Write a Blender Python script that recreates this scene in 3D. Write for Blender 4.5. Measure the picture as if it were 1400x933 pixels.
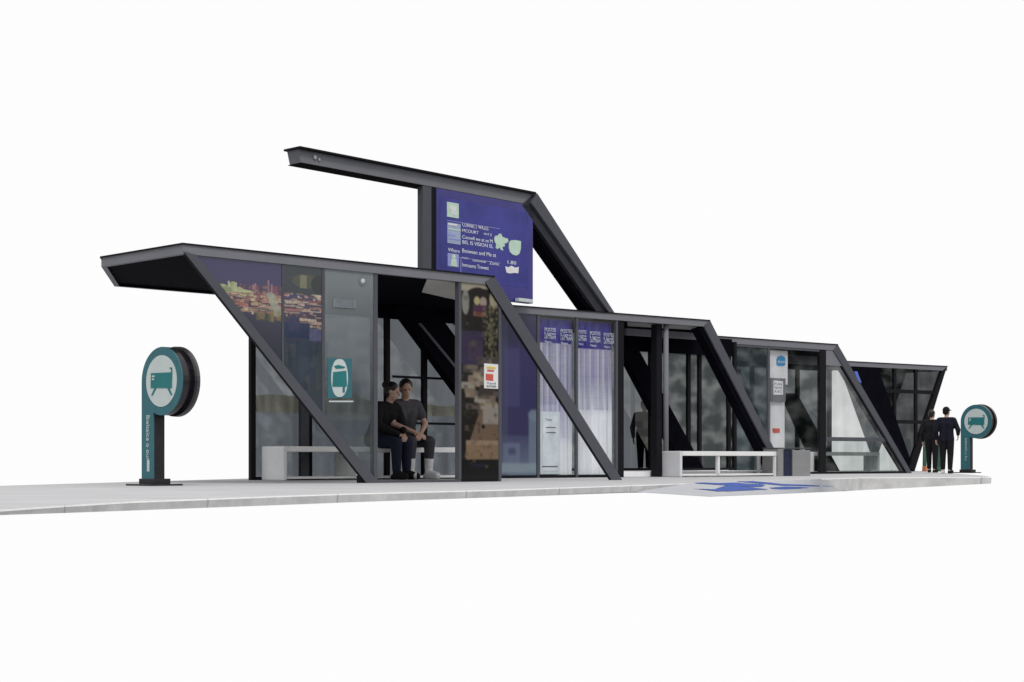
import bpy, bmesh, math, random
import numpy as np
from mathutils import Vector, Matrix

for o in list(bpy.data.objects):
    bpy.data.objects.remove(o)
scene = bpy.context.scene
COL = scene.collection
random.seed(4)

# ------------------------------------------------------------------ camera
FOC, CX, HY, HC = 2100.0, 700.0, 630.0, 0.30      # focal length in pixels, centre column, horizon row, eye height
cam_d = bpy.data.cameras.new('camera')
cam = bpy.data.objects.new('camera', cam_d)
COL.objects.link(cam)
cam.location = (0, 0, HC)
cam.rotation_euler = (math.radians(90), 0, 0)
cam_d.sensor_width = 36.0
cam_d.lens = FOC / 1400 * 36
cam_d.shift_y = (HY - 466.5) / 1400
cam_d.clip_end = 500
scene.camera = cam

# ------------------------------------------------------------------ world: white overcast sky, darker town all round behind the viewer
world = bpy.data.worlds.new('World')
scene.world = world
world.use_nodes = True
wt = world.node_tree
wt.nodes.clear()
def wn(t, **k):
    n = wt.nodes.new(t)
    for a, b in k.items():
        setattr(n, a, b)
    return n
def wmath(op, a, b=None):
    n = wn('ShaderNodeMath', operation=op)
    for i, v in enumerate((a, b)):
        if v is None: continue
        if isinstance(v, (int, float)): n.inputs[i].default_value = v
        else: wt.links.new(v, n.inputs[i])
    return n.outputs[0]
tc = wn('ShaderNodeTexCoord')
sp = wn('ShaderNodeSeparateXYZ'); wt.links.new(tc.outputs['Generated'], sp.inputs[0])
az = wmath('ARCTAN2', sp.outputs[0], sp.outputs[1])
def wrange(v, a, b):
    n = wn('ShaderNodeMapRange', interpolation_type='SMOOTHSTEP')
    wt.links.new(v, n.inputs[0]); n.inputs[1].default_value = a; n.inputs[2].default_value = b
    return n.outputs[0]
away = wrange(sp.outputs[1], 0.74, 0.62)                      # 1 for everything well outside the white side
blk = wn('ShaderNodeTexVoronoi', voronoi_dimensions='1D'); blk.inputs['Scale'].default_value = 22.0
wt.links.new(az, blk.inputs['W'])
bs = wn('ShaderNodeSeparateColor'); wt.links.new(blk.outputs['Color'], bs.inputs[0])
top = wmath('ADD', wmath('MULTIPLY', bs.outputs[0], 0.20), 0.06)
town = wrange(wmath('SUBTRACT', sp.outputs[2], top), 0.012, -0.012)
town = wmath('MULTIPLY', town, away)
cv = wn('ShaderNodeCombineXYZ')
wt.links.new(wmath('MULTIPLY', az, 6.0), cv.inputs[0]); wt.links.new(wmath('MULTIPLY', sp.outputs[2], 8.0), cv.inputs[1])
br = wn('ShaderNodeTexBrick'); br.inputs['Scale'].default_value = 6.0
br.inputs['Color1'].default_value = (0.52, 0.48, 0.42, 1); br.inputs['Color2'].default_value = (0.12, 0.13, 0.15, 1)
br.inputs['Mortar'].default_value = (0.28, 0.27, 0.26, 1); wt.links.new(cv.outputs[0], br.inputs['Vector'])
lf = wn('ShaderNodeTexNoise'); lf.inputs['Scale'].default_value = 120.0; lf.inputs['Detail'].default_value = 8
wt.links.new(tc.outputs['Generated'], lf.inputs['Vector'])
lr = wn('ShaderNodeValToRGB'); wt.links.new(lf.outputs[0], lr.inputs[0])
lr.color_ramp.elements[0].position = .45; lr.color_ramp.elements[0].color = (.020, .030, .018, 1)
lr.color_ramp.elements[1].position = .66; lr.color_ramp.elements[1].color = (.55, .56, .54, 1)
mixt = wn('ShaderNodeMix', data_type='RGBA')
wt.links.new(wrange(bs.outputs[1], .44, .46), mixt.inputs[0]); wt.links.new(br.outputs['Color'], mixt.inputs[7]); wt.links.new(lr.outputs['Color'], mixt.inputs[6])
low1 = wmath('MULTIPLY', wrange(sp.outputs[2], 0.0, -0.03), away)
low = wmath('MAXIMUM', low1, wrange(sp.outputs[2], -0.20, -0.34))       # the ground of the place, away from the white sweep
m1 = wn('ShaderNodeMix', data_type='RGBA'); m1.inputs[6].default_value = (0.985, 0.985, 0.985, 1)
wt.links.new(town, m1.inputs[0]); wt.links.new(mixt.outputs[2], m1.inputs[7])
m2 = wn('ShaderNodeMix', data_type='RGBA'); m2.inputs[7].default_value = (0.36, 0.36, 0.37, 1)
wt.links.new(low, m2.inputs[0]); wt.links.new(m1.outputs[2], m2.inputs[6])
bg = wn('ShaderNodeBackground'); bg.inputs[1].default_value = 1.0
wt.links.new(m2.outputs[2], bg.inputs[0])
wo = wn('ShaderNodeOutputWorld'); wt.links.new(bg.outputs[0], wo.inputs[0])

# ------------------------------------------------------------------ sun through thin cloud, exposure
sun_d = bpy.data.lights.new('sun', 'SUN'); sun_d.energy = 1.4; sun_d.angle = math.radians(14); sun_d.color = (1, .97, .93)
sun = bpy.data.objects.new('sun', sun_d); COL.objects.link(sun)
sun.rotation_euler = (math.radians(38), 0, math.radians(12))
scene.view_settings.view_transform = 'Standard'
scene.view_settings.look = 'None'
scene.view_settings.exposure = 0.0
scene.view_settings.gamma = 1.0
scene.cycles.transparent_max_bounces = 32
scene.cycles.max_bounces = 12

# ------------------------------------------------------------------ materials
def lin(r, g, b):
    f = lambda c: (c / 255 / 12.92) if c / 255 <= 0.04045 else ((c / 255 + 0.055) / 1.055) ** 2.4
    return (f(r), f(g), f(b), 1)
def mat(name, col, rough=.5, metal=0.0, spec=.5, var=0.12, scale=6.0, bump=0.0, stretch=(1, 1, 1)):
    m = bpy.data.materials.new(name); m.use_nodes = True
    t = m.node_tree; b = t.nodes['Principled BSDF']
    b.inputs['Roughness'].default_value = rough; b.inputs['Metallic'].default_value = metal
    b.inputs['Specular IOR Level'].default_value = spec
    c = t.nodes.new('ShaderNodeTexCoord'); mp = t.nodes.new('ShaderNodeMapping'); mp.inputs['Scale'].default_value = stretch
    t.links.new(c.outputs['Object'], mp.inputs[0])
    n = t.nodes.new('ShaderNodeTexNoise'); n.inputs['Scale'].default_value = scale; n.inputs['Detail'].default_value = 6
    n.inputs['Roughness'].default_value = .65
    t.links.new(mp.outputs[0], n.inputs['Vector'])
    r = t.nodes.new('ShaderNodeMapRange'); r.inputs[1].default_value = .3; r.inputs[2].default_value = .7
    r.inputs[3].default_value = 1 - var; r.inputs[4].default_value = 1 + var
    t.links.new(n.outputs[0], r.inputs[0])
    mx = t.nodes.new('ShaderNodeVectorMath'); mx.operation = 'SCALE'; mx.inputs[0].default_value = col[:3]
    t.links.new(r.outputs[0], mx.inputs['Scale']); t.links.new(mx.outputs[0], b.inputs['Base Color'])
    r2 = t.nodes.new('ShaderNodeMapRange'); r2.inputs[3].default_value = max(0.02, rough - .08); r2.inputs[4].default_value = min(1, rough + .08)
    t.links.new(n.outputs[0], r2.inputs[0]); t.links.new(r2.outputs[0], b.inputs['Roughness'])
    if bump:
        bp = t.nodes.new('ShaderNodeBump'); bp.inputs['Strength'].default_value = bump; bp.inputs['Distance'].default_value = .01
        t.links.new(n.outputs[0], bp.inputs['Height']); t.links.new(bp.outputs[0], b.inputs['Normal'])
    return m
def glass(name, tint, streak=0.25, refl=1.0, film=None, gloss=(1, 1, 1, 1)):
    """thin tinted pane: see-through with a mirror coat; tint is per face, so a pane shows tint squared"""
    m = bpy.data.materials.new(name); m.use_nodes = True
    t = m.node_tree; t.nodes.clear(); N = t.nodes.new; L = t.links.new
    out = N('ShaderNodeOutputMaterial'); tr = N('ShaderNodeBsdfTransparent'); gl = N('ShaderNodeBsdfGlossy')
    gl.inputs['Roughness'].default_value = .02; gl.inputs['Color'].default_value = gloss
    fr = N('ShaderNodeFresnel'); fr.inputs[0].default_value = 1.5
    fm = N('ShaderNodeMath'); fm.operation = 'MULTIPLY'; fm.inputs[1].default_value = refl
    ge = N('ShaderNodeNewGeometry'); sb = N('ShaderNodeMath'); sb.operation = 'SUBTRACT'; sb.inputs[0].default_value = 1; L(ge.outputs['Backfacing'], sb.inputs[1])
    f0 = N('ShaderNodeMath'); f0.operation = 'MULTIPLY'; L(fr.outputs[0], f0.inputs[0]); L(sb.outputs[0], f0.inputs[1]); L(f0.outputs[0], fm.inputs[0])
    c = N('ShaderNodeTexCoord'); mp = N('ShaderNodeMapping'); mp.inputs['Scale'].default_value = (3, 3, .5)
    L(c.outputs['Object'], mp.inputs[0])
    n = N('ShaderNodeTexNoise'); n.inputs['Scale'].default_value = 1.6; n.inputs['Detail'].default_value = 5; L(mp.outputs[0], n.inputs['Vector'])
    r = N('ShaderNodeMapRange'); r.inputs[1].default_value = .3; r.inputs[2].default_value = .7
    r.inputs[3].default_value = 1 - streak; r.inputs[4].default_value = 1 + streak; L(n.outputs[0], r.inputs[0])
    s = N('ShaderNodeVectorMath'); s.operation = 'SCALE'; s.inputs[0].default_value = tint[:3]; L(r.outputs[0], s.inputs['Scale'])
    L(s.outputs[0], tr.inputs[0])
    mx = N('ShaderNodeMixShader'); L(fm.outputs[0], mx.inputs[0]); L(tr.outputs[0], mx.inputs[1]); L(gl.outputs[0], mx.inputs[2])
    last = mx
    if film:                                              # faint diffuse film over the pane, graded by height on some
        df = N('ShaderNodeBsdfDiffuse'); df.inputs[0].default_value = film[0]
        m2_ = N('ShaderNodeMixShader'); m2_.inputs[0].default_value = film[1]
        if len(film) > 2:
            sz = N('ShaderNodeSeparateXYZ'); L(c.outputs['Object'], sz.inputs[0])
            gz = N('ShaderNodeMapRange'); gz.inputs[1].default_value = 1.2; gz.inputs[2].default_value = 2.8; gz.inputs[3].default_value = film[1]; gz.inputs[4].default_value = film[2]
            L(sz.outputs[2], gz.inputs[0]); L(gz.outputs[0], m2_.inputs[0])
        L(last.outputs[0], m2_.inputs[1]); L(df.outputs[0], m2_.inputs[2]); last = m2_
    L(last.outputs[0], out.inputs[0])
    return m
def attr_mat(name, rough=.35, spec=.5, alpha=False):
    m = bpy.data.materials.new(name); m.use_nodes = True
    t = m.node_tree; b = t.nodes['Principled BSDF']; b.inputs['Roughness'].default_value = rough
    b.inputs['Specular IOR Level'].default_value = spec
    a = t.nodes.new('ShaderNodeVertexColor'); a.layer_name = 'print'
    t.links.new(a.outputs['Color'], b.inputs['Base Color'])
    return m

FRAME = mat('grey_painted_steel', (.185, .188, .21), .62, 0, .15, .06, 3)
FRAME2 = mat('dark_grey_steel', (.080, .083, .098), .58, 0, .2, .08, 3)
BLACK = mat('black_steel', (.009, .009, .012), .6, 0, .12, .2, 4)
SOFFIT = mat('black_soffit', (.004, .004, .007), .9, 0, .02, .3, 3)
PALE = mat('pale_ceiling_board', (.50, .48, .45), .6, 0, .3, .08, 3)
CONC = mat('concrete', (.46, .46, .475), .85, 0, .15, .10, 1.3, .3, (.6, 1.6, 1))
CONCK = mat('kerb_concrete', (.62, .62, .62), .9, 0, .1, .16, 4.0, .6)
ARRIS = mat('pale_kerb_edge', (.74, .74, .74), .8, 0, .2, .08, 6.0)  # paler strip along the top of the kerb
RAMPM = mat('pale_blue_ramp_paint', (.415, .425, .455), .7, 0, .3, .06, 2.5, .2)
BLUE = mat('blue_road_paint', (.030, .078, .32), .7, 0, .3, .18, 4, .2)
WHITE = mat('white_bench_stone', (.88, .88, .87), .45, 0, .4, .04, 4)
BENCHG = mat('grey_bench_stone', (.86, .87, .89), .5, 0, .4, .05, 4)
STEEL = mat('brushed_steel', (.40, .40, .41), .35, .8, .5, .05, 2, 0, (1, 1, 6))
NAVY = mat('navy_panel', (.010, .014, .045), .3, 0, .5, .2, 4)
TEAL = mat('teal_enamel', (.030, .135, .165), .35, 0, .5, .08, 6)
TEALD = mat('teal_print', (.02, .17, .18), .5, 0, .3, .06, 6)
DISC = mat('pale_grey_enamel', (.52, .58, .58), .45, 0, .4, .05, 9)
SIGNB = mat('sign_black_shell', (.012, .010, .014), .28, 0, .5, .15, 5)
BOARD = mat('blue_board_print', (.042, .038, .21), .25, 0, .5, .22, 1.1)
INK = mat('white_print', (.70, .73, .78), .5, 0, .3, .15, 20)
MINT = mat('mint_print', (.50, .66, .55), .5, 0, .3, .1, 14)
LILAC = mat('lilac_print', (.30, .32, .62), .5, 0, .3, .1, 14)
RED = mat('red_print', (.55, .10, .07), .5, 0, .3, .1, 14)
YEL = mat('yellow_print', (.65, .48, .10), .5, 0, .3, .1, 14)
SKYB = mat('sky_blue_print', (.05, .28, .55), .4, 0, .4, .1, 14)
PAPER = mat('white_paper', (.72, .72, .73), .6, 0, .3, .04, 8)
APPL = mat('white_appliance', (.66, .72, .77), .35, 0, .5, .03, 5)
ORANGE = mat('orange_plastic', (.55, .16, .05), .5, 0, .4, .1, 6)
GREEN = mat('green_post_paint', (.045, .12, .08), .5, 0, .4, .15, 6)
G_FRONT = glass('clear_front_glass', (.955, .96, .965), .03, 1.3)
G_FILM = glass('hazed_front_glass', (.66, .70, .72), .08, 1.2, (lin(170, 178, 182), .05, .34))  # pale film grows stronger towards the top
G_TEAL = glass('blue_tinted_glass', (.62, .67, .70), .10, 3.0, (lin(105, 120, 130), .10))
G_REAR = glass('smoked_rear_glass', (.365, .38, .395), .05, 3.5)
BAND = glass('cream_backdrop_band', (.80, .78, .72), .3, .3, (lin(205, 197, 178), .13))
G_DARK = glass('dark_smoked_glass', (.235, .24, .25), .12, 1.6)
G_SOLAR = glass('solar_coated_glass', (.25, .262, .27), .06, 5.0)
G_REARD = glass('darker_rear_glass', (.33, .34, .35), .06, 3.5)
G_TRI = glass('end_glass', (.89, .895, .895), .04, 2.5, (lin(150, 152, 152), .08, .30))
G_TRI2 = glass('lower_end_glass', (.74, .765, .76), .05, 2.5)
FILM = glass('grey_darkening_film', (.86, .87, .89), .05, .2)
PICTURE = attr_mat('glossy_picture', .08, .6)
CLOTHP = attr_mat('printed_cloth', .8, .2)

# ------------------------------------------------------------------ builders
def joints(m, ang, period, width, dark):
    t = m.node_tree; b = t.nodes['Principled BSDF']; src = b.inputs['Base Color'].links[0].from_socket
    N = t.nodes.new; L = t.links.new
    c = N('ShaderNodeTexCoord'); d = N('ShaderNodeVectorMath'); d.operation = 'DOT_PRODUCT'; L(c.outputs['Object'], d.inputs[0])
    d.inputs[1].default_value = (math.cos(ang), math.sin(ang), 0)
    q = N('ShaderNodeMath'); q.operation = 'PINGPONG'; q.inputs[1].default_value = period / 2; L(d.outputs['Value'], q.inputs[0])
    k = N('ShaderNodeMath'); k.operation = 'LESS_THAN'; k.inputs[1].default_value = width; L(q.outputs[0], k.inputs[0])
    mx = N('ShaderNodeMix'); mx.data_type = 'RGBA'; mx.blend_type = 'MULTIPLY'; mx.inputs[7].default_value = (dark, dark, dark, 1)
    L(k.outputs[0], mx.inputs[0]); L(src, mx.inputs[6]); L(mx.outputs[2], b.inputs['Base Color'])
KD = math.atan2(19.2, 10.5)
joints(CONCK, KD, 1.9, .012, .72); joints(CONC, KD, 1.9, .010, .86); joints(ARRIS, KD, 1.9, .012, .75)

class Face:
    """vertical plane through two columns of the elevation, each with its scale in pixels per metre"""
    def __init__(s, p1, s1, p2, s2):
        a = Vector(((p1 - CX) / s1, FOC / s1)); b = Vector(((p2 - CX) / s2, FOC / s2))
        s.O = a; s.L = (b - a).length; s.U = (b - a) / s.L; s.N = Vector((-s.U.y, s.U.x))
    def u(s, px, n=0.0):
        k = (px - CX) / FOC; o = s.O + s.N * n
        return (k * o.y - o.x) / (s.U.x - k * s.U.y)
    def pt(s, px, py, n=0.0):
        u = s.u(px, n); d = s.O.y + s.U.y * u + s.N.y * n
        return (u, HC + (HY - py) * d / FOC)
    def z(s, px, py, n=0.0): return s.pt(px, py, n)[1]
    def place(s, o):
        o.location = (s.O.x, s.O.y, 0); o.rotation_euler = (0, 0, math.atan2(s.U.y, s.U.x))
    def world(s, u, n, z=0.0):
        p = s.O + s.U * u + s.N * n
        return Vector((p.x, p.y, z))
def ground(px, py, z=0.0):
    d = FOC * (HC - z) / (py - HY)
    return Vector(((px - CX) / FOC * d, d, z))

def tag(o, label, cat=None, group=None, kind=None):
    o['label'] = label
    if cat: o['category'] = cat
    if group: o['group'] = group
    if kind: o['kind'] = kind
    return o
def empty(name, label, cat, loc=(0, 0, 0), rz=0, group=None):
    o = bpy.data.objects.new(name, None); COL.objects.link(o)
    o.empty_display_size = .2; o.location = loc; o.rotation_euler = (0, 0, rz)
    return tag(o, label, cat, group)
class MB:
    def __init__(s): s.bm = bmesh.new()
    def poly(s, bot, top):
        n = len(bot)
        a = [s.bm.verts.new(p) for p in bot]; b = [s.bm.verts.new(p) for p in top]
        s.bm.faces.new(a[::-1]); s.bm.faces.new(b)
        for i in range(n):
            j = (i + 1) % n
            s.bm.faces.new((a[i], a[j], b[j], b[i]))
        return s
    def box(s, x0, x1, y0, y1, z0, z1):
        return s.poly([(x0, y0, z0), (x1, y0, z0), (x1, y1, z0), (x0, y1, z0)], [(x0, y0, z1), (x1, y0, z1), (x1, y1, z1), (x0, y1, z1)])
    def uz(s, pts, n0, n1): return s.poly([(u, n1, z) for u, z in pts], [(u, n0, z) for u, z in pts])
    def un(s, pts, z0, z1): return s.poly([(u, n, z0) for u, n in pts], [(u, n, z1) for u, n in pts])
    def ring(s, pts, th, z0, z1):
        n = len(pts); P = [Vector(p) for p in pts]; I = []
        for i in range(n):
            a = (P[i] - P[i - 1]).normalized(); b = (P[(i + 1) % n] - P[i]).normalized()
            na = Vector((-a.y, a.x)); nb = Vector((-b.y, b.x)); m = (na + nb).normalized()
            I.append(P[i] + m * (th / max(.35, m.dot(na))))
        for i in range(n):
            j = (i + 1) % n
            s.un([P[i][:], P[j][:], I[j][:], I[i][:]], z0, z1)
        bmesh.ops.remove_doubles(s.bm, verts=s.bm.verts, dist=1e-5)
        seen = {}
        for f in list(s.bm.faces):
            k = tuple(sorted(v.index if v.index >= 0 else id(v) for v in f.verts)) if False else frozenset(f.verts)
            if k in seen: seen[k].append(f)
            else: seen[k] = [f]
        kill = [f for l in seen.values() if len(l) > 1 for f in l]
        bmesh.ops.delete(s.bm, geom=kill, context='FACES')
        return I
    def cyl(s, p0, p1, r0, r1=None, seg=20):
        r1 = r0 if r1 is None else r1
        p0 = Vector(p0); p1 = Vector(p1); q = (p1 - p0).to_track_quat('Z', 'Y')
        c = [(math.cos(2 * math.pi * k / seg), math.sin(2 * math.pi * k / seg)) for k in range(seg)]
        return s.poly([p0 + q @ Vector((a * r0, b * r0, 0)) for a, b in c], [p1 + q @ Vector((a * r1, b * r1, 0)) for a, b in c])
    def build(s, name, m, parent=None, bevel=0.0, smooth=False):
        bmesh.ops.recalc_face_normals(s.bm, faces=s.bm.faces)
        if bevel:
            es = [e for e in s.bm.edges if len(e.link_faces) == 2 and e.calc_face_angle(0) > .5]
            bmesh.ops.bevel(s.bm, geom=es, offset=bevel, segments=2, affect='EDGES', profile=.6, clamp_overlap=True)
        me = bpy.data.meshes.new(name); s.bm.to_mesh(me); s.bm.free()
        me.materials.append(m)
        if smooth: me.shade_smooth()
        o = bpy.data.objects.new(name, me); COL.objects.link(o)
        if parent: o.parent = parent
        return o
def link(name, me, m, parent):
    me.materials.clear(); me.materials.append(m)
    o = bpy.data.objects.new(name, me); COL.objects.link(o)
    if parent: o.parent = parent
    return o
def text_mesh(s):
    c = bpy.data.curves.new('t', 'FONT'); c.body = s; c.extrude = .004
    t = bpy.data.objects.new('t', c); COL.objects.link(t)
    dg = bpy.context.evaluated_depsgraph_get(); dg.update()
    me = bpy.data.meshes.new_from_object(t.evaluated_get(dg))
    bpy.data.objects.remove(t); bpy.data.curves.remove(c)
    co = np.array([v.co[:] for v in me.vertices])
    lo, hi = co.min(0), co.max(0)
    for v in me.vertices:
        v.co.x = (v.co.x - lo[0]) / (hi[0] - lo[0]); v.co.y = (v.co.y - lo[1]) / (hi[1] - lo[1])
    return me
def lettering(name, s, m, parent, u0, u1, z0, z1, n, vertical=False):
    """flat raised letters filling the rectangle, facing the street"""
    me = text_mesh(s)
    for v in me.vertices:
        x, y, t = v.co
        th = -.003 if t > 0 else 0
        if vertical: v.co = (u0 + (u1 - u0) * y, n + th, z1 - (z1 - z0) * x)
        else: v.co = (u0 + (u1 - u0) * x, n + th, z0 + (z1 - z0) * y)
    o = link(name, me, m, parent)
    return o
def line_on(F, a, b, n=0.0):
    A = F.pt(*a, n); B = F.pt(*b, n)
    return lambda u: A[1] + (B[1] - A[1]) * (u - A[0]) / (B[0] - A[0])
def P(F, pts, n=0.0): return [F.pt(x, y, n) for x, y in pts]
def clip_poly(poly, fn, keep_above):
    """clip polygon in (u,z) by the line z = fn(u)"""
    out = []
    sd = [(z - fn(u)) * (1 if keep_above else -1) for u, z in poly]
    for i in range(len(poly)):
        j = (i + 1) % len(poly); a, b = poly[i], poly[j]
        if sd[i] >= 0: out.append(a)
        if (sd[i] >= 0) != (sd[j] >= 0):
            t = sd[i] / (sd[i] - sd[j]); out.append((a[0] + (b[0] - a[0]) * t, a[1] + (b[1] - a[1]) * t))
    return out
def inside(poly, x, y):
    c = False; n = len(poly)
    for i in range(n):
        x1, y1 = poly[i]; x2, y2 = poly[i - 1]
        if (y1 > y) != (y2 > y) and x < (x2 - x1) * (y - y1) / (y2 - y1) + x1: c = not c
    return c
def printed(name, parent, poly, img, n, m=PICTURE, wave=None):
    """picture sheet: colour array img (rows from the top) stretched over the bounds of poly"""
    us = [p[0] for p in poly]; zs = [p[1] for p in poly]
    u0, u1, z0, z1 = min(us), max(us), min(zs), max(zs)
    H, W, _ = img.shape
    vid = {}; V = []; C = []; Fc = []
    def vert(i, j):
        if (i, j) not in vid:
            u = u0 + (u1 - u0) * j / (W - 1); z = z1 - (z1 - z0) * i / (H - 1)
            vid[(i, j)] = len(V); V.append((u, n + (wave(u, z) if wave else 0), z)); C.append(img[i, j])
        return vid[(i, j)]
    for i in range(H - 1):
        for j in range(W - 1):
            uc = u0 + (u1 - u0) * (j + .5) / (W - 1); zc = z1 - (z1 - z0) * (i + .5) / (H - 1)
            if inside(poly, uc, zc): Fc.append((vert(i, j), vert(i + 1, j), vert(i + 1, j + 1), vert(i, j + 1)))
    me = bpy.data.meshes.new(name); me.from_pydata(V, [], Fc)
    a = me.color_attributes.new('print', 'FLOAT_COLOR', 'POINT')
    arr = np.ones((len(V), 4), dtype=np.float32); arr[:, :3] = np.array(C); a.data.foreach_set('color', arr.ravel())
    if wave: me.shade_smooth()
    o = link(name, me, m, parent)
    return o
class Paint:
    def __init__(s, x0, x1, y0, y1, W, H, col):
        s.b = (x0, x1, y0, y1); s.a = np.zeros((H, W, 3)); s.a[:] = lin(*col)[:3]; s.W = W; s.H = H
    def ij(s, x, y):
        x0, x1, y0, y1 = s.b
        return int(round((y - y0) / (y1 - y0) * (s.H - 1))), int(round((x - x0) / (x1 - x0) * (s.W - 1)))
    def rect(s, x0, y0, x1, y1, col, k=1.0):
        i0, j0 = s.ij(x0, y0); i1, j1 = s.ij(x1, y1)
        i0, j0 = max(0, i0), max(0, j0)
        if i1 < i0 or j1 < j0: return
        s.a[i0:i1 + 1, j0:j1 + 1] = s.a[i0:i1 + 1, j0:j1 + 1] * (1 - k) + np.array(lin(*col)[:3]) * k
    def ell(s, cx, cy, rx, ry, col, k=1.0):
        x0, x1, y0, y1 = s.b
        X = x0 + (x1 - x0) * np.arange(s.W) / (s.W - 1); Y = y0 + (y1 - y0) * np.arange(s.H) / (s.H - 1)
        m = ((X[None] - cx) / rx) ** 2 + ((Y[:, None] - cy) / ry) ** 2 < 1
        s.a[m] = s.a[m] * (1 - k) + np.array(lin(*col)[:3]) * k
    def grad(s, ya, yb, ca, cb, k=1.0):
        x0, x1, y0, y1 = s.b
        Y = y0 + (y1 - y0) * np.arange(s.H) / (s.H - 1); m = (Y >= ya) & (Y <= yb)
        t = ((Y - ya) / (yb - ya))[:, None, None]
        c = np.array(lin(*ca)[:3]) * (1 - t) + np.array(lin(*cb)[:3]) * t
        s.a[m] = (s.a * (1 - k) + c * k)[m]
    def noise(s, k, seed=1):
        s.a *= 1 + k * (np.random.RandomState(seed).rand(s.H, s.W, 1) - .5)
    def blur(s, n=1):
        for _ in range(n):
            p = np.pad(s.a, ((1, 1), (1, 1), (0, 0)), mode='edge')
            s.a = (p[:-2, 1:-1] + p[2:, 1:-1] + p[1:-1, :-2] + p[1:-1, 2:] + 2 * p[1:-1, 1:-1]) / 6
        return s.a
    def warp(s, amp, seed=2):
        r = np.random.RandomState(seed)
        sh = np.zeros(s.H)
        for q in range(4): sh += np.sin(np.arange(s.H) * r.uniform(.1, .9) + r.uniform(0, 6)) * amp * r.rand()
        for i in range(s.H): s.a[i] = np.roll(s.a[i], int(sh[i]), axis=0)

# ------------------------------------------------------------------ the platform
front_edge = [(-150, 706.5, 712), (0, 697, 704.6), (90, 691, 701.6), (180, 685.7, 698.3), (380, 678.3, 690.9), (480, 674.8, 687), (680, 669.8, 680), (870, 663.4, 672.5),
              (960, 660.3, 669.3), (1060, 657.0, 667), (1160, 653.8, 671.3), (1180, 653.2, 670.3), (1270, 652.8, 665.8), (1355, 652.6, 661.4)]
back_edge = [(1347, 651.0), (1335, 649.7), (1292, 646.6), (1262, 644.4), (1235, 642.8), (1060, 644.5), (900, 647.0), (600, 651.0), (343, 654.4), (0, 664.4), (-150, 668.6)]
fe = [ground(x, y) for x, y, b in front_edge]; be = [ground(x, y) for x, y in back_edge]
fb = [HC + (HY - b) * fe[i].y / FOC for i, (x, y, b) in enumerate(front_edge)]
bm = bmesh.new()
ft = [bm.verts.new(p) for p in fe]; bt = [bm.verts.new(p) for p in be]
AR = .012
fl = [bm.verts.new((p.x, p.y, fb[i])) for i, p in enumerate(fe)]
fk = [bm.verts.new((p.x + .006, p.y - .006, -AR)) for p in fe]
bl = [bm.verts.new((p.x, p.y, -.15)) for p in be]
bm.faces.new(ft + bt)
n = len(ft)
for i in range(n - 1):
    f_ = bm.faces.new((fk[i], fk[i + 1], ft[i + 1], ft[i])); f_.material_index = 2
    f_ = bm.faces.new((fl[i], fl[i + 1], fk[i + 1], fk[i])); f_.material_index = 1
f_ = bm.faces.new((fl[-1], bl[0], bt[0], ft[-1], fk[-1])); f_.material_index = 1
f_ = bm.faces.new((bl[-1], fl[0], fk[0], ft[0], bt[-1])); f_.material_index = 1
for i in range(len(bt) - 1): bm.faces.new((bl[i], bl[i + 1], bt[i + 1], bt[i])).material_index = 1
bm.faces.new((fl + bl)[::-1])
bmesh.ops.recalc_face_normals(bm, faces=bm.faces)
me = bpy.data.meshes.new('platform'); bm.to_mesh(me); bm.free()
for m_ in (CONC, CONCK, ARRIS): me.materials.append(m_)
plat = bpy.data.objects.new('platform', me); COL.objects.link(plat)
tag(plat, 'long pale concrete tram platform with a low rough kerb', kind='structure')

# dropped crossing in front of the kerb
RT = [(870, 672.3, -.080), (942, 661.1, .004), (1122, 655.1, .004), (1178, 669.5, -.215)]
RB = [(870, 672.7, -.083), (970, 679.0, -.13), (1060, 675.6, -.18), (1160, 671.2, -.222), (1178, 670.0, -.222)]
def ramp_top(px): return ground(px, float(np.interp(px, [a[0] for a in RT], [a[1] for a in RT])), float(np.interp(px, [a[0] for a in RT], [a[2] for a in RT])))
def ramp_bot(px): return ground(px, float(np.interp(px, [a[0] for a in RB], [a[1] for a in RB])), float(np.interp(px, [a[0] for a in RB], [a[2] for a in RB])))
bm = bmesh.new(); G = []
xs = [870 + 4 * k for k in range(78)]
for x in xs:
    a, b = ramp_top(x), ramp_bot(x)
    G.append([bm.verts.new(a.lerp(b, v / 4)) for v in range(5)] + [bm.verts.new((b.x, b.y, b.z - .004)), bm.verts.new((a.x, a.y, b.z - .004))])
for i in range(len(G) - 1):
    for j in range(6): bm.faces.new((G[i][j], G[i][j + 1], G[i + 1][j + 1], G[i + 1][j]))
bmesh.ops.recalc_face_normals(bm, faces=bm.faces)
me = bpy.data.meshes.new('ramp'); bm.to_mesh(me); bm.free(); me.materials.append(RAMPM)
rampo = bpy.data.objects.new('ramp', me); COL.objects.link(rampo)
tag(rampo, 'pale blue painted dropped crossing sloping down from the kerb', kind='structure')
def HC_y(p): return (HC - p.z) * FOC / p.y
raw = [[(318, 246), (420, 249), (520, 252), (600, 249), (660, 255), (740, 257), (768, 263), (750, 272), (690, 274), (600, 267), (480, 260), (400, 255)],
       [(360, 284), (480, 287), (530, 270), (560, 262), (640, 272), (790, 287), (690, 292), (580, 297), (500, 299), (430, 290)],
       [(600, 243), (700, 241), (790, 249), (860, 257), (1000, 262), (1180, 271), (1010, 271), (940, 268), (860, 266), (760, 256), (680, 249)],
       [(790, 278), (880, 272), (960, 274), (1025, 279), (940, 285), (860, 287), (805, 284)]]
marks = [[(860 + x / 4.118, 600 + y / 4.118) for x, y in q] for q in raw]
bm = bmesh.new()
grid = {}
NV = 60
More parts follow.
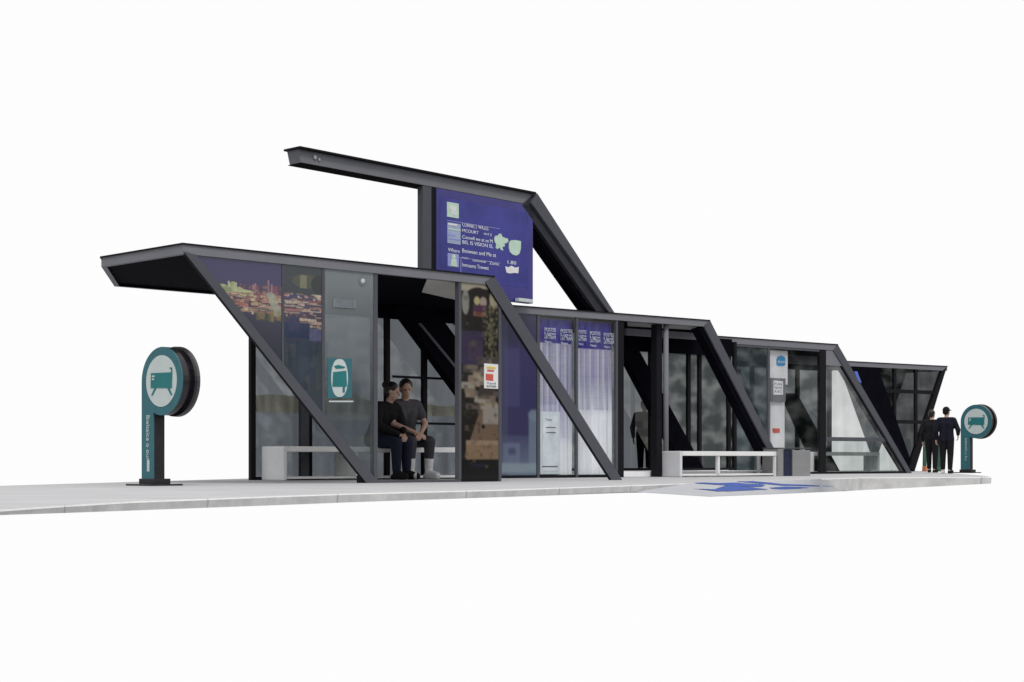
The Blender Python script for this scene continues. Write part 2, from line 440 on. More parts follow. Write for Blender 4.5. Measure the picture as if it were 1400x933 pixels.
def mv(i, k):
    if (i, k) not in grid:
        a, b = ramp_top(930 + i), ramp_bot(930 + i); p = a.lerp(b, k / NV); p.z += .006
        grid[(i, k)] = bm.verts.new(p)
    return grid[(i, k)]
for i in range(222):
    a, b = ramp_top(930.5 + i), ramp_bot(930.5 + i)
    for k in range(NV):
        p = a.lerp(b, (k + .5) / NV)
        if any(inside(q, 930.5 + i, HY + HC_y(p)) for q in marks): bm.faces.new((mv(i, k), mv(i, k + 1), mv(i + 1, k + 1), mv(i + 1, k)))
bmesh.ops.recalc_face_normals(bm, faces=bm.faces)
me = bpy.data.meshes.new('road_marking'); bm.to_mesh(me); bm.free(); me.materials.append(BLUE)
ro = bpy.data.objects.new('road_marking', me); COL.objects.link(ro)
tag(ro, 'blue painted symbol on the dropped crossing', kind='structure')

# ------------------------------------------------------------------ shelters
ZR = 2.94; FH = .126; ZB = ZR - FH
M1 = Face(250, 112.5, 675, 95.45); M2 = Face(705, 80.3, 970, 72.7)
M3 = Face(985, 64.4, 1145, 60.2); M4 = Face(1160, 51.5, 1295, 48.9)
GRP = 'angular glazed tram shelters in a row on the platform'

def shelter(F, label, outline, fh=FH):
    e = empty('tram_shelter', label, 'shelter', group=GRP); F.place(e)
    zb = ZR - fh
    b = MB(); I = b.ring(outline, .07, zb, ZR - .012); fo = b.build('fascia', FRAME, e)
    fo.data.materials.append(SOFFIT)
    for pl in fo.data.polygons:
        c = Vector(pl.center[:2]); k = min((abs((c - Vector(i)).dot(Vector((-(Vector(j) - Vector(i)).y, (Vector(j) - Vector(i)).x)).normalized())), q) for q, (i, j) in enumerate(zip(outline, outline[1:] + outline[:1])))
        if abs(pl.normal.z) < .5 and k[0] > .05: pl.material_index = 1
    b = MB()
    out = []
    n = len(outline); Pq = [Vector(p) for p in outline]
    for i in range(n):
        a = (Pq[i] - Pq[i - 1]).normalized(); c = (Pq[(i + 1) % n] - Pq[i]).normalized()
        na = Vector((-a.y, a.x)); nb = Vector((-c.y, c.x)); m = (na + nb).normalized()
        out.append((Pq[i] - m * (.018 / max(.4, m.dot(na))))[:])
    b.un(out, ZR - .012, ZR + .006); b.build('roof_sheet', BLACK, e)
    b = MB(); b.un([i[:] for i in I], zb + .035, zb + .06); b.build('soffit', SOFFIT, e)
    return e
def brace(F, e, pts, n0, n1, m=FRAME2, side=None, zmin=0.0):
    poly = [(u, max(zmin, z)) for u, z in P(F, pts, n0)]
    o = MB().uz(poly, n0, n1).build('brace', m, e, .004)
    if side:
        o.data.materials.append(side)
        for p in o.data.polygons:
            if abs(p.normal.y) < .5: p.material_index = 1
    return o
def post(F, e, x0, x1, z0, z1, n, dep=.07, m=FRAME2, name='mullion'):
    return MB().box(F.u(x0, n), F.u(x1, n), n, n + dep, z0, z1).build(name, m, e, .004)
def pane(e, poly, n, m, name='glass_pane'):
    return MB().uz(poly, n, n + .012).build(name, m, e)

# ---- first shelter (large, nearest)
L = M1.L
s1 = shelter(M1, 'largest and nearest shelter with city picture and reflections painted on its glass and two people seated inside',
             [(0, 0), (L, 0), (L + .75 * 3.78, 3.78), (1.04, 3.78), (-.16, 1.81)])
brace(M1, s1, [(251, 344), (268.5, 348.5), (518, 661), (501, 661)], -.012, .05, FRAME2, BLACK)
bl1 = line_on(M1, (268.5, 348.5), (518, 661))
MB().box(M1.u(499), M1.u(517), .05, .19, 0, .10).build('brace_foot', BLACK, s1, .006)
brace(M1, s1, [(663.5, 386), (676.5, 378.2), (851, 656.5), (836, 656.5)], -.012, .05, FRAME2, BLACK)
br1 = line_on(M1, (663.5, 386), (836, 656.5))
for x0, x1 in ((385.6, 388.6), (440.6, 444.4)):
    post(M1, s1, x0, x1, max(0, bl1(M1.u(x1))), ZB, .012, .05, FRAME2)
post(M1, s1, 511.5, 516.5, .0, ZB, .012, .09, FRAME2)
post(M1, s1, 627.5, 631, .0, ZB, .012, .09, FRAME2)
post(M1, s1, 682, 685.5, .0, br1(M1.u(684)) - .01, .012, .06, FRAME2)
def front_poly(F, x0, x1, z0=0.02, z1=ZB): return [(F.u(x0), z0), (F.u(x1), z0), (F.u(x1), z1), (F.u(x0), z1)]
pane(s1, clip_poly(front_poly(M1, 262, 386), bl1, True), .024, G_TEAL)
pane(s1, clip_poly(front_poly(M1, 388.6, 441), bl1, True), .024, G_TEAL)
pane(s1, clip_poly(front_poly(M1, 444.4, 512), bl1, True), .024, G_FILM)
MB().box(M1.u(517), M1.u(628), .012, .10, 0, .035).build('threshold', FRAME2, s1, .004)
MB().box(M1.u(631), M1.u(682), .012, .06, 0, .05).build('base_rail', BLACK, s1, .004)

# city picture with glass reflections painted in, over the first two panes
def city(x0, x1):
    p = Paint(x0, x1, 348, 600, int((x1 - x0) * 2.4), 520, (52, 50, 92))
    r = random.Random(7)
    p.grad(348, 420, (50, 49, 92), (62, 58, 96)); p.grad(420, 600, (62, 60, 84), (50, 56, 66))
    if x0 < 380:
        for k in range(16):
            x = r.uniform(325, 388); h = r.uniform(404, 425); p.rect(x, h, x + r.uniform(3, 9), 450, r.choice([(120, 70, 84), (92, 60, 78), (150, 110, 108), (122, 100, 100)]))
        for k in range(70):
            x = r.uniform(322, 388); y = r.uniform(408, 440); p.rect(x, y, x + r.uniform(1, 4), y + r.uniform(1, 8), r.choice([(150, 96, 96), (92, 60, 78), (186, 150, 140), (70, 54, 76), (168, 120, 110)]), .6)
        for x, y in ((366, 393), (371, 402), (347, 404)): p.rect(x, y, x + 1.6, 430, (150, 120, 130))
        for x, y, a, b_ in ((301, 420, 8, 8), (309, 428, 11, 11), (316, 414, 5, 10), (322, 423, 9, 7), (334, 430, 12, 8), (343, 434, 9, 6)):
            p.ell(x, y, a, b_, r.choice([(165, 176, 130), (138, 150, 110), (182, 188, 140), (110, 112, 86)]))
        p.rect(309, 404, 311, 418, (190, 195, 150)); p.rect(318, 406, 321, 430, (185, 185, 140))
        for k in range(300):
            x = r.uniform(296, 388); y = 430 + 50 * r.random() ** 1.3
            p.rect(x, y, x + r.choice([1.5, 3, 5, 9, 22]), y + r.choice([.5, .9, 1.6, 3, 7]), r.choice([(165, 100, 92), (190, 160, 130), (205, 188, 160), (120, 74, 72), (88, 60, 58), (150, 130, 110), (175, 118, 104)]), .85)
        for k in range(9): p.ell(370 + k * 1.5, 430 + k * 6.3, 7, 6, (165, 170, 150), .7)
        for k in range(14):
            x = r.uniform(345, 388); p.rect(x, r.uniform(466, 492), x + r.uniform(3, 8), r.uniform(490, 500), r.choice([(110, 100, 60), (76, 84, 60), (140, 120, 80)]), .6)
    else:
        p.rect(387, 348, 446, 398, (44, 54, 60)); p.ell(420, 374, 20, 12, (70, 76, 58)); p.rect(411, 364, 420, 386, (120, 118, 92)); p.ell(438, 378, 12, 16, (28, 38, 36))
        for k in range(170):
            x = r.uniform(383, 440); y = r.uniform(396, 452)
            p.rect(x, y, x + r.choice([2, 4, 9, 26]), y + r.choice([.5, .8, 1.4, 3.5]), r.choice([(205, 190, 165), (186, 150, 130), (160, 105, 98), (120, 80, 80), (196, 175, 160), (70, 50, 54)]), .8)
        p.rect(388, 446, 424, 473, (34, 50, 84)); p.rect(396, 436, 410, 460, (52, 56, 90)); p.rect(424, 455, 440, 476, (88, 90, 124))
        p.grad(476, 600, (48, 62, 80), (58, 66, 74))
        for k in range(24):
            x = r.uniform(388, 436); y = r.uniform(478, 560); p.rect(x, y, x + r.uniform(4, 9), y + r.uniform(12, 40), r.choice([(60, 72, 84), (40, 52, 62), (74, 80, 84), (52, 66, 62)]), .6)
    for k in range(500):
        x = r.uniform(x0, x1); y = r.uniform(400, 500); p.rect(x, y, x + r.uniform(.3, .9), y + r.uniform(2, 9), (30, 30, 44), .25)
    p.noise(.4); p.warp(1, 5); m_ = p.a.mean((0, 1), keepdims=True); p.a = (p.a * .86 + m_ * .14) * .92; return p.blur(3)
printed('city_reflection', s1, clip_poly(front_poly(M1, 264, 386, .6), bl1, True), city(264, 386), .0215)
printed('city_reflection', s1, clip_poly(front_poly(M1, 388.6, 441, .6), bl1, True), city(388, 441), .0215)
# tram sticker and small round sticker on the third pane
def disc_pts(F, cx, cy, rx, ry, n, k=28):
    return [F.pt(cx + rx * math.cos(2 * math.pi * i / k), cy + ry * math.sin(2 * math.pi * i / k), n) for i in range(k)]
st = MB().uz(P(M1, [(448, 490), (481, 490.5), (481, 544), (448, 545)], .02), .016, .023).build('tram_sticker', TEAL, s1)
MB().uz([M1.pt(465 + 11.5 * math.copysign(abs(math.cos(t)) ** .8, math.cos(t)), 517 + 26 * math.copysign(abs(math.sin(t)) ** 1.0, math.sin(t))) for t in [2 * math.pi * i / 32 for i in range(32)]], .011, .0165).build('oval', DISC, st)
ic = MB()
ic.uz(P(M1, [(456, 509), (474, 507), (475, 528), (472, 530), (472, 537), (469, 537), (469, 529), (455, 529)]), .007, .0115)
ic.uz(P(M1, [(457, 501), (463, 499), (473, 502), (470, 504), (460, 504.5)]), .007, .0115)
ic.build('tram_symbol', TEALD, st)
MB().uz(P(M1, [(451, 548), (484, 548), (484, 550), (451, 550)]), .016, .023).build('sticker_strip', DISC, s1)
rs = MB().uz(disc_pts(M1, 497, 384, 5, 6.5, 0), .016, .023).build('round_sticker', FRAME, s1)
MB().uz(disc_pts(M1, 497, 384, 2.6, 3.2, 0), .011, .0165).build('emblem', DISC, rs)
nt = MB().uz(P(M1, [(457, 408), (487, 411), (487, 422), (457, 420)]), .016, .020).build('notice', mat('faded_notice', (.20, .23, .25), .5), s1)
for q in range(3):
    y = 409.5 + q * 3.6
    a, b_ = M1.pt(459, y + 2.4), M1.pt(485, y + 1)
    lettering('notice_lettering', ['Service', 'Avis', 'horaire'][q], FRAME, nt, a[0], b_[0], a[1], b_[1] + .01, .0155)

# street reflection painted as a picture on the pane right of the doorway
def street():
    p = Paint(630, 684, 385, 656, 130, 520, (40, 34, 32)); r = random.Random(3)
    p.rect(630, 385, 684, 396, (196, 186, 160)); p.ell(655, 420, 24, 30, (38, 32, 28)); p.rect(655, 392, 672, 470, (40, 34, 30))
    p.ell(637, 412, 5, 17, (160, 158, 146)); p.ell(653, 409, 4, 6, (206, 196, 130)); p.ell(662, 410, 5, 7, (190, 165, 150)); p.ell(678, 405, 7, 13, (196, 184, 150))
    p.rect(648, 415, 667, 424, (92, 48, 86)); p.rect(648, 424, 666, 430, (156, 92, 70))
    for k in range(160):
        x = r.gauss(673, 5); y = r.uniform(412, 495); p.rect(x, y, x + 2, y + 3, r.choice([(96, 96, 56), (130, 122, 84), (60, 58, 40), (150, 140, 110)]), .7)
    p.rect(630, 452, 662, 498, (70, 55, 100), .85); p.rect(640, 470, 660, 492, (82, 64, 92), .8)
    for k in range(34):
        x = r.uniform(628, 680); y = r.uniform(486, 560); p.rect(x, y, x + r.uniform(8, 26), y + r.uniform(4, 13), r.choice([(150, 128, 110), (186, 166, 140), (118, 100, 92), (96, 88, 86), (200, 188, 168), (82, 70, 64)]), .75)
    for k in range(20):
        x = r.uniform(630, 660); y = r.uniform(550, 590); p.rect(x, y, x + 5, y + 4, r.choice([(30, 26, 18), (120, 110, 50), (60, 52, 38)]), .7)
    p.rect(630, 560, 650, 618, (30, 25, 22), .8)
    for k in range(30): p.rect(658 - k * .75, 560 + k * 2.2, 684, 563 + k * 2.2, (134, 104, 82))
    p.rect(638, 604, 684, 630, (158, 126, 92)); p.rect(638, 604, 684, 609, (176, 146, 112)); p.rect(662, 556, 684, 580, (178, 168, 158), .8); p.ell(662, 584, 2.5, 3, (20, 18, 16))
    p.rect(630, 630, 684, 660, (14, 13, 16)); p.rect(645, 636, 664, 640, (30, 30, 62))
    for k in range(120):
        x = r.uniform(628, 682); y = r.uniform(400, 640); p.rect(x, y, x + r.uniform(.6, 7), y + r.uniform(.6, 7), r.choice([(26, 22, 22), (60, 50, 46), (120, 106, 92), (40, 34, 40), (90, 80, 74)]), .45)
    p.noise(.3); g_ = p.a.mean(2, keepdims=True); p.a = (p.a * .8 + g_ * .2) * .55; return p.blur(9)
pane(s1, clip_poly(front_poly(M1, 631, 683), br1, False), .024, G_FRONT)
printed('street_reflection', s1, clip_poly(front_poly(M1, 631, 683, .05), br1, False), street(), .0215)
nt = MB().uz(P(M1, [(663, 497), (682, 498.5), (682, 532), (663, 531)]), .014, .023).build('paper_notice', PAPER, s1)
MB().uz(P(M1, [(666, 501), (678, 502), (678, 505), (666, 504)]), .010, .0145).build('yellow_bar', YEL, nt)
MB().uz(P(M1, [(667, 505.5), (676, 506.3), (676, 508.5), (667, 508)]), .010, .0145).build('red_bar', RED, nt)
MB().uz(P(M1, [(665, 511), (675, 512), (675, 521), (665, 520)]), .010, .0145).build('red_square', RED, nt)
for q, s_ in enumerate(('Tarif', 'zones')):
    a, b_ = M1.pt(666, 525.5 + q * 4), M1.pt(679, 523.5 + q * 4)
    lettering('notice_lettering', s_, FRAME2, nt, a[0], b_[0], a[1], b_[1], .0135)

# back wall of the first shelter
NR = 3.66
def back_wall(F, e, n, xs, x_end, rails, zt, gm=G_REAR, pm=BLACK, wid=.11, z0=0.0):
    us = [F.u(x, n) for x in xs] + [x_end]
    for u in us: MB().box(u, u + wid, n, n + .08, z0, zt).build('rear_post', pm, e, .004)
    for a, b_ in zip(us[:-1], us[1:]):
        pane(e, [(a + wid, z0 + .05), (b_, z0 + .05), (b_, zt), (a + wid, zt)], n + .035, gm, 'rear_glass')
        MB().box(a + wid, b_, n, n + .07, z0, z0 + .05).build('rear_rail', pm, e)
        for rz in rails:
            if rz: MB().box(a + wid, b_, n + .005, n + .06, rz - .025, rz + .025).build('rear_rail', pm, e)
back_wall(M1, s1, NR, (343.5, 421, 528, 579), M1.u(690, NR), (), ZB, G_REAR, BLACK, .085)
for a, b_ in ((531, 680),):
    for y in (516.5, 579):
        MB().box(M1.u(a, NR) + .08, M1.u(688, NR), NR - .012, NR + .001, M1.z(570, y, NR) - .02, M1.z(570, y, NR) + .02).build('rear_rail', BLACK, s1)
us_ = [M1.u(351, NR) + (M1.u(687, NR) - M1.u(351, NR)) * k / 24 for k in range(25)]
pane(s1, [(u, 1.05) for u in us_] + [(u, 1.30 + .09 * math.sin(u * 1.7) + .05 * math.sin(u * 4.1)) for u in us_[::-1]], NR + .02, BAND, 'backdrop_band')  # added strip standing in for buildings seen through the back glass
pane(s1, [(M1.u(351, NR), .06), (M1.u(687, NR), .06), (M1.u(687, NR), 1.05), (M1.u(351, NR), 1.05)], NR + .02, FILM, 'darkening_film')  # added sheet that darkens the view through the lower glass
MB().box(M1.u(407, NR), M1.u(418, NR), NR - .10, NR - .02, 0, ZB).build('rear_post', FRAME2, s1, .01)
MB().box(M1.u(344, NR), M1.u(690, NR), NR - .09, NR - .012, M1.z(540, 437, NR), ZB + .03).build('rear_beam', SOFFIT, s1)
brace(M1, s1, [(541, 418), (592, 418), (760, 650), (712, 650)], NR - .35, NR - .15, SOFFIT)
MB().uz(P(M1, [(572, 442), (576, 442), (640, 520), (636, 520)], NR - .37), NR - .37, NR - .352).build('brace_trim', FRAME2, s1)
ua = M1.u(577, .6)
MB().un([(M1.u(584, .2), .2), (M1.u(640, .2), .2), (M1.u(640, 2.2), 2.2), (M1.u(577, 1.5), 1.5)], ZB + .010, ZB + .033).build('ceiling_panel', PALE, s1)

# ---- second shelter
L = M2.L
s2 = shelter(M2, 'second shelter from the left with printed curtains behind its glass and a black diagonal strut',
             [(-.5, 0), (L, 0), (L + .8 * 2.6, 2.6), (.5, 2.6)], .125)
brace(M2, s2, [(962.5, 446), (971, 438.2), (1077, 651), (1068.5, 651)], -.012, .03, FRAME2)
brace(M2, s2, [(956, 449), (969, 445), (1074, 652), (1060, 652)], .032, .26, SOFFIT)
br2 = line_on(M2, (959, 448), (1066, 651))
for x0, x1 in ((683.5, 686), (734.5, 738.2), (787.8, 790.4), (842.2, 845)):
    post(M2, s2, x0, x1, 0, ZB, .012, .06, FRAME2)
for a, b_, g in ((686, 734.5, G_TEAL), (738.2, 787.8, G_FRONT), (790.4, 842.2, G_FRONT)):
    pane(s2, front_poly(M2, a, b_, .05), .03, g)
    MB().box(M2.u(a), M2.u(b_), .012, .07, 0, .05).build('base_rail', BLACK, s2, .004)
def purple():
    p = Paint(684, 737, 430, 656, 60, 170, (48, 46, 84))
    p.grad(430, 480, (54, 54, 76), (52, 50, 88)); p.grad(480, 600, (52, 48, 90), (44, 42, 82)); p.grad(600, 656, (60, 62, 96), (96, 106, 126))
    p.rect(684, 430, 694, 656, (70, 74, 96), .5); p.rect(690, 480, 712, 560, (76, 74, 116), .4)
    p.rect(688, 612, 712, 650, (96, 106, 132), .8); p.rect(696, 618, 706, 626, (54, 62, 92), .8)  # pale shapes low down are pane reflections painted into the picture
    p.ell(734, 572, 9, 8, (112, 124, 140), .8); p.rect(726, 570, 737, 648, (104, 116, 134), .8); p.rect(684, 640, 737, 652, (130, 146, 154), .7)
    p.noise(.12); return p.blur(4)
printed('purple_picture', s2, front_poly(M2, 686, 734.5, .05), purple(), .0275)
MB().box(M2.u(845, .02), M2.u(853, .02), .02, .14, 0, ZB).build('door_frame', BLACK, s2, .006)
R2 = 2.3
PL = .10
MB().box(M2.u(850, .3), M2.u(1020, .3) + .9, .35, R2 + .2, 0, PL).build('floor_plinth', BENCHG, s2, .01)
back_wall(M2, s2, R2, (700, 846, 889), M2.u(899, R2), (), ZB, G_REAR, BLACK, .075, PL)
back_wall(M2, s2, R2, (899, 941, 956, 996), M2.u(1004, R2), (), ZB, G_SOLAR, BLACK, .075, PL)
post(M2, s2, 892.5, 896.5, PL, ZB, R2 - .3, .05, FRAME, 'door_post')
MB().box(M2.u(847, R2 - .15), M2.u(1000, R2 - .15), R2 - .17, R2 - .09, M2.z(900, 482, R2 - .15), ZB + .03).build('rear_beam', SOFFIT, s2)
brace(M2, s2, [(846, 470), (869, 470), (962, 640), (936, 640)], 1.55, 1.75, SOFFIT, None, PL)
MB().cyl((M2.u(910.5, .12), .12, 0), (M2.u(910.5, .12), .12, ZB + .03), .048).build('round_column', FRAME, s2, 0, True)
MB().box(M2.u(899, .12), M2.u(906.3, .12), .14, .30, PL * 0, ZB).build('door_frame', BLACK, s2, .006)
MB().un([(M2.u(858, .3), .3), (M2.u(963, .2), .2), (M2.u(963, .75), .75), (M2.u(858, .9), .9)], ZB + .012, ZB + .033).build('ceiling_panel', mat('grey_ceiling_board', (.22, .22, .22), .5), s2)
MB().box(M2.u(857, 1.2), M2.u(968, 1.2), 1.2, 1.27, M2.z(900, 461, 1.2), M2.z(900, 452, 1.2)).build('ceiling_beam', FRAME, s2)

# ---- third shelter
L = M3.L
s3 = shelter(M3, 'third shelter from the left, square framed window and sloping triangular glass end',
             [(-.5, 0), (L, 0), (L + .8 * 2.2, 2.2), (.4, 2.2)], .14)
brace(M3, s3, [(1139.5, 479), (1145.6, 471.2), (1247, 648), (1240.8, 648)], -.012, .03, FRAME2)
brace(M3, s3, [(1135, 484), (1141, 478), (1242, 648), (1234, 648)], .032, .10, BLACK)
br3 = line_on(M3, (1137, 481), (1238.5, 648))
ZF = ZR - .14
MB().box(M3.u(986), M3.u(1000), .0, .05, M3.z(990, 520), ZF).build('corner_panel', FRAME, s3, .004)
MB().box(M3.u(1002.6), M3.u(1121), .01, .06, ZF - .05, ZF).build('window_head', FRAME2, s3, .004)
post(M3, s3, 999.6, 1003, 0, ZF, .01, .07, FRAME2)
post(M3, s3, 1050, 1052.6, 0, ZF - .05, .012, .06, FRAME2)
post(M3, s3, 1121, 1129.5, 0, ZF, .012, .08, BLACK)
MB().box(M3.u(1003), M3.u(1121), .012, .07, 0, .05).build('base_rail', BLACK, s3, .004)
pane(s3, front_poly(M3, 1003, 1050, .05, ZF - .05), .03, G_TEAL)
pane(s3, front_poly(M3, 1052.6, 1121, .05, ZF - .05), .03, G_FRONT)
zr = M3.z(1180, 601)
pane(s3, clip_poly(front_poly(M3, 1129.5, 1239, zr, ZF), br3, False), .03, G_TRI)
pane(s3, clip_poly(front_poly(M3, 1129.5, 1239, .05, zr - .004), br3, False), .03, G_TRI2)
MB().uz(clip_poly(front_poly(M3, 1129.6, 1156, M3.z(1138, 500), ZF - .001), line_on(M3, (1139.5, 479), (1240.8, 648)), False), .014, .028).build('corner_panel', FRAME, s3)
zr = M3.z(1180, 601)
MB().uz(clip_poly([(M3.u(1129.5), zr - .045), (M3.u(1236), zr - .045), (M3.u(1236), zr + .045), (M3.u(1129.5), zr + .045)], br3, False), .014, .055).build('glass_rail', FRAME2, s3)
MB().box(M3.u(1129.5), M3.u(1238), .014, .06, 0, .05).build('base_rail', BLACK, s3)
R3 = 2.0
back_wall(M3, s3, R3, (1003, 1028, 1090, 1124), M3.u(1134, R3), (), ZF, G_REARD, BLACK, .09)
MB().box(M3.u(1003, R3), M3.u(1134, R3), R3 - .1, R3 - .012, M3.z(1060, 504, R3), ZF + .03).build('rear_beam', SOFFIT, s3)
MB().box(M3.u(1003, 1.2), M3.u(1120, 1.2), 1.2, 1.26, M3.z(1060, 496, 1.2), M3.z(1060, 484, 1.2)).build('ceiling_beam', FRAME2, s3)
brace(M3, s3, [(1072, 538), (1090, 538), (1150, 650), (1122, 650)], 1.2, 1.35, SOFFIT)
brace(M3, s3, [(1003, 505), (1012, 505), (1052, 600), (1036, 600)], 1.5, 1.6, SOFFIT)

# ---- fourth shelter
L = M4.L
s4 = shelter(M4, 'farthest and smallest shelter tapering to a V shaped foot with gridded dark glass',
             [(-.6, 0), (L, 0), (L - .1, 1.6), (-.2, 1.6)], .13)
brace(M4, s4, [(1288, 508), (1294.5, 502.5), (1250.5, 646), (1243, 640)], -.012, .10, BLACK)
lb4 = line_on(M4, (1198, 503), (1247, 642))
rb4 = line_on(M4, (1288, 508), (1243, 640))
MB().uz(P(M4, [(1166, 503), (1201, 504), (1249, 640), (1249, 646), (1236, 646)]), .0, .12).build('brace', SOFFIT, s4, .004)
Z4 = ZR - .13
tri = clip_poly(clip_poly(front_poly(M4, 1196, 1292, 0, Z4), lb4, True), rb4, True)
pane(s4, tri, .05, G_DARK)
for x in (1224.5, 1253.5):
    u = M4.u(x); z0 = max(lb4(u), rb4(u))
    MB().box(u - .045, u + .045, .012, .07, z0, Z4).build('mullion', BLACK, s4)
for y in (535.5, 577):
    z = M4.z(1240, y); q = clip_poly(clip_poly([(M4.u(1196), z - .05), (M4.u(1292), z - .05), (M4.u(1292), z + .05), (M4.u(1196), z + .05)], lb4, True), rb4, True)
    MB().uz(q, .016, .066).build('glazing_bar', BLACK, s4)
MB().uz(clip_poly(clip_poly(front_poly(M4, 1196, 1292, 0, Z4), lb4, True), rb4, True), 1.3, 1.312).build('rear_glass', G_REAR, s4)
MB().uz(P(M4, [(1168, 508), (1172, 508), (1178, 524), (1174, 522)], -.01), -.012, -.002).build('blue_sticker', mat('bright_blue_print', (.10, .16, .60), .4), s4)

# ------------------------------------------------------------------ curtains in the second shelter
def curtain(a, b_, label, seed, cols):
    e = empty('printed_curtain', label, 'curtain', group='printed curtains behind the glass'); M2.place(e)
    zt, zb_ = ZB - .05, .055
    p = Paint(a, b_, 438, 652, 70, 230, (150, 148, 176)); r = random.Random(seed)
    hd = 471 if a < 760 else 476
    bot = 596 if a < 760 else 556
    p.grad(438, hd, (66, 60, 140), (62, 54, 134)); p.grad(hd, bot - 40, (164, 160, 188), (158, 154, 188)); p.grad(bot - 40, bot + 14, (158, 154, 188), (232, 234, 240)); p.grad(bot + 14, 652, (234, 236, 241), (238, 240, 243))
    for k in range(6):
        x = a + (b_ - a) * (k + .3 * r.random()) / 6; w = r.uniform(2, 5)
        p.rect(x, hd + 1, x + w, bot + 6, (198, 198, 214), .55); p.rect(x + w, hd + 1, x + w + 1, bot, (226, 228, 236), .6); p.rect(x, 438, x + w, hd, (80, 76, 156), .5)
        for q in range(28):
            y = hd + 2 + q * 3; p.rect(x - 2, y, x + w, y + 1.1, (92, 90, 120), .35)
    p.noise(.08); img = p.blur(1)
    u0, u1 = M2.u(a), M2.u(b_)
    printed('cloth', e, [(u0, zb_), (u1, zb_), (u1, zt), (u0, zt)], img, .11, CLOTHP, lambda u, z: .028 * math.sin((u - u0) / (u1 - u0) * 2 * math.pi * 4.5 + .5 * math.sin(z * 2)) * (.5 + .5 * (zt - z) / zt))
    MB().cyl((u0, .11, zt + .006), (u1, .11, zt + .006), .012).build('rail', FRAME2, e)
    for x0, x1, dy in cols:
        for q, (s_, h) in enumerate((('POSTES', 4), ('Ligne', 4), ('LATTRAM', 4), ('Vers', 3))):
            y = 449 + dy + (0, 5.6, 10.2, 17)[q]; xx = x1 if q < 3 else x0 + (x1 - x0) * .6
            A = M2.pt(x0, y + h, .07); B = M2.pt(xx, y, .07)
            lettering('curtain_lettering', s_, INK, e, A[0], B[0], A[1], B[1], .078)
    return e
curtain(739, 787, 'printed curtain behind the pane left of the slim bar, above the white cabinet', 5, [(745, 760, 0), (767, 783, 2)])
curtain(791.2, 841.5, 'whiter printed curtain behind the pane beside the black door frame', 8, [(790.5 + 1, 802, 3), (807, 821, 5), (826, 839.5, 7)])

# white cabinet behind the curtain glass
cab = empty('ticket_cabinet', 'white cabinet with rounded top standing low behind the curtained glass', 'cabinet'); M2.place(cab)
u0, u1 = M2.u(739, .05), M2.u(766, .05); zt = M2.z(750, 563, .05)
MB().box(u0, u1, .056, .076, .06, zt).build('casing', APPL, cab, .008)
MB().box(u0 + .05, u1 - .05, .050, .0565, .12, zt - .08).build('door_panel', mat('cabinet_door_paint', (.72, .78, .82), .3), cab, .002)
for y in (585, 592): MB().box(u0 + .12, u1 - .1, .044, .051, M2.z(750, y, .05), M2.z(750, y, .05) + .012).build('slot', FRAME2, cab)
MB().box(u0 + .04, u1 - .06, .044, .051, .19, .205).build('kick_line', FRAME2, cab)
lettering('cabinet_lettering', 'Titre', FRAME, cab, u0 + .1, u0 + .25, zt - .16, zt - .12, .049)

# ------------------------------------------------------------------ information mast
FM = Face(408, 94.5, 728, 80.8)
LM = FM.L
mast = empty('information_mast', 'tall grey mast above the shelters carrying the blue board on a long slanting arm', 'sign mast'); FM.place(mast)
zt = HC + 429 / 94.5
MB().box(-.03, LM + .02, -.07, .30, zt - .03, zt).build('arm_flange', BLACK, mast, .004)
b = MB(); b.uz([(.0, zt - .03), (.05, zt - .22), (LM - .12, zt - .22), (LM, zt - .03)], 0, .26); b.build('arm', FRAME, mast, .006)
MB().box(.052, LM - .125, .0, .30, zt - .228, zt - .2205).build('arm_under_shade', SOFFIT, mast)  # shade under the arm, put in as a thin black plate
bolt = MB(); bolt.cyl((.30, -.02, zt - .11), (.30, .0, zt - .11), .03); bolt.cyl((.38, -.02, zt - .13), (.38, .0, zt - .13), .02); bolt.build('bolt', STEEL, mast)
up0, up1 = FM.u(578), FM.u(590)
MB().box(up0, up1, .0, .12, ZR + .006, zt - .22).build('post', FRAME2, mast, .006)
# slanting leg: grey web with a wide black side
bt = P(FM, [(712, 281), (731, 264.5), (838, 430), (817, 430)])
MB().uz(bt, -.02, .06).build('slanting_leg', mat('charcoal_steel', (.030, .031, .038), .55, 0, .2, .1, 3), mast, .006)
MB().uz(P(FM, [(724, 278), (732, 264.8), (839, 430), (832, 430)], -.03), -.075, -.021).build('leg_flange', FRAME2, mast, .004)
MB().uz(P(FM, [(706, 279), (729, 269), (833, 430), (812, 430)]), .062, .30).build('leg_side', SOFFIT, mast, .004)
zbo = 2.955
MB().box(FM.u(590.2), FM.u(595.5), .0, .14, zbo, zt - .231).build('board_edge', BLACK, mast)
ub0, ub1 = FM.u(595.5), FM.u(727.5)
bo = MB().box(ub0, ub1, -.02, .10, zbo, zt - .231).build('board', BOARD, mast, .006)
MB().box(ub0 + .08, ub1 - .12, -.0235, -.0195, zbo + .25, zt - .36).build('poster_field', mat('lighter_blue_print', (.048, .050, .255), .3, 0, .3, .25, 1.3), bo)
NB = -.024
def bp(x0, y0, x1, y1, m, name, dn=.0, sl=.14):
    """rectangle on the board given by two corners, edges following the slope of the board"""
    a = FM.pt(x0, y0, NB); c = FM.pt(x1, y1 , NB)
    return MB().box(a[0], c[0], NB - .004 - dn, NB - dn + .0005, min(a[1], c[1]), max(a[1], c[1])).build(name, m, bo)
q = bp(611, 276, 627, 299, MINT, 'emblem_plate')
em = MB()
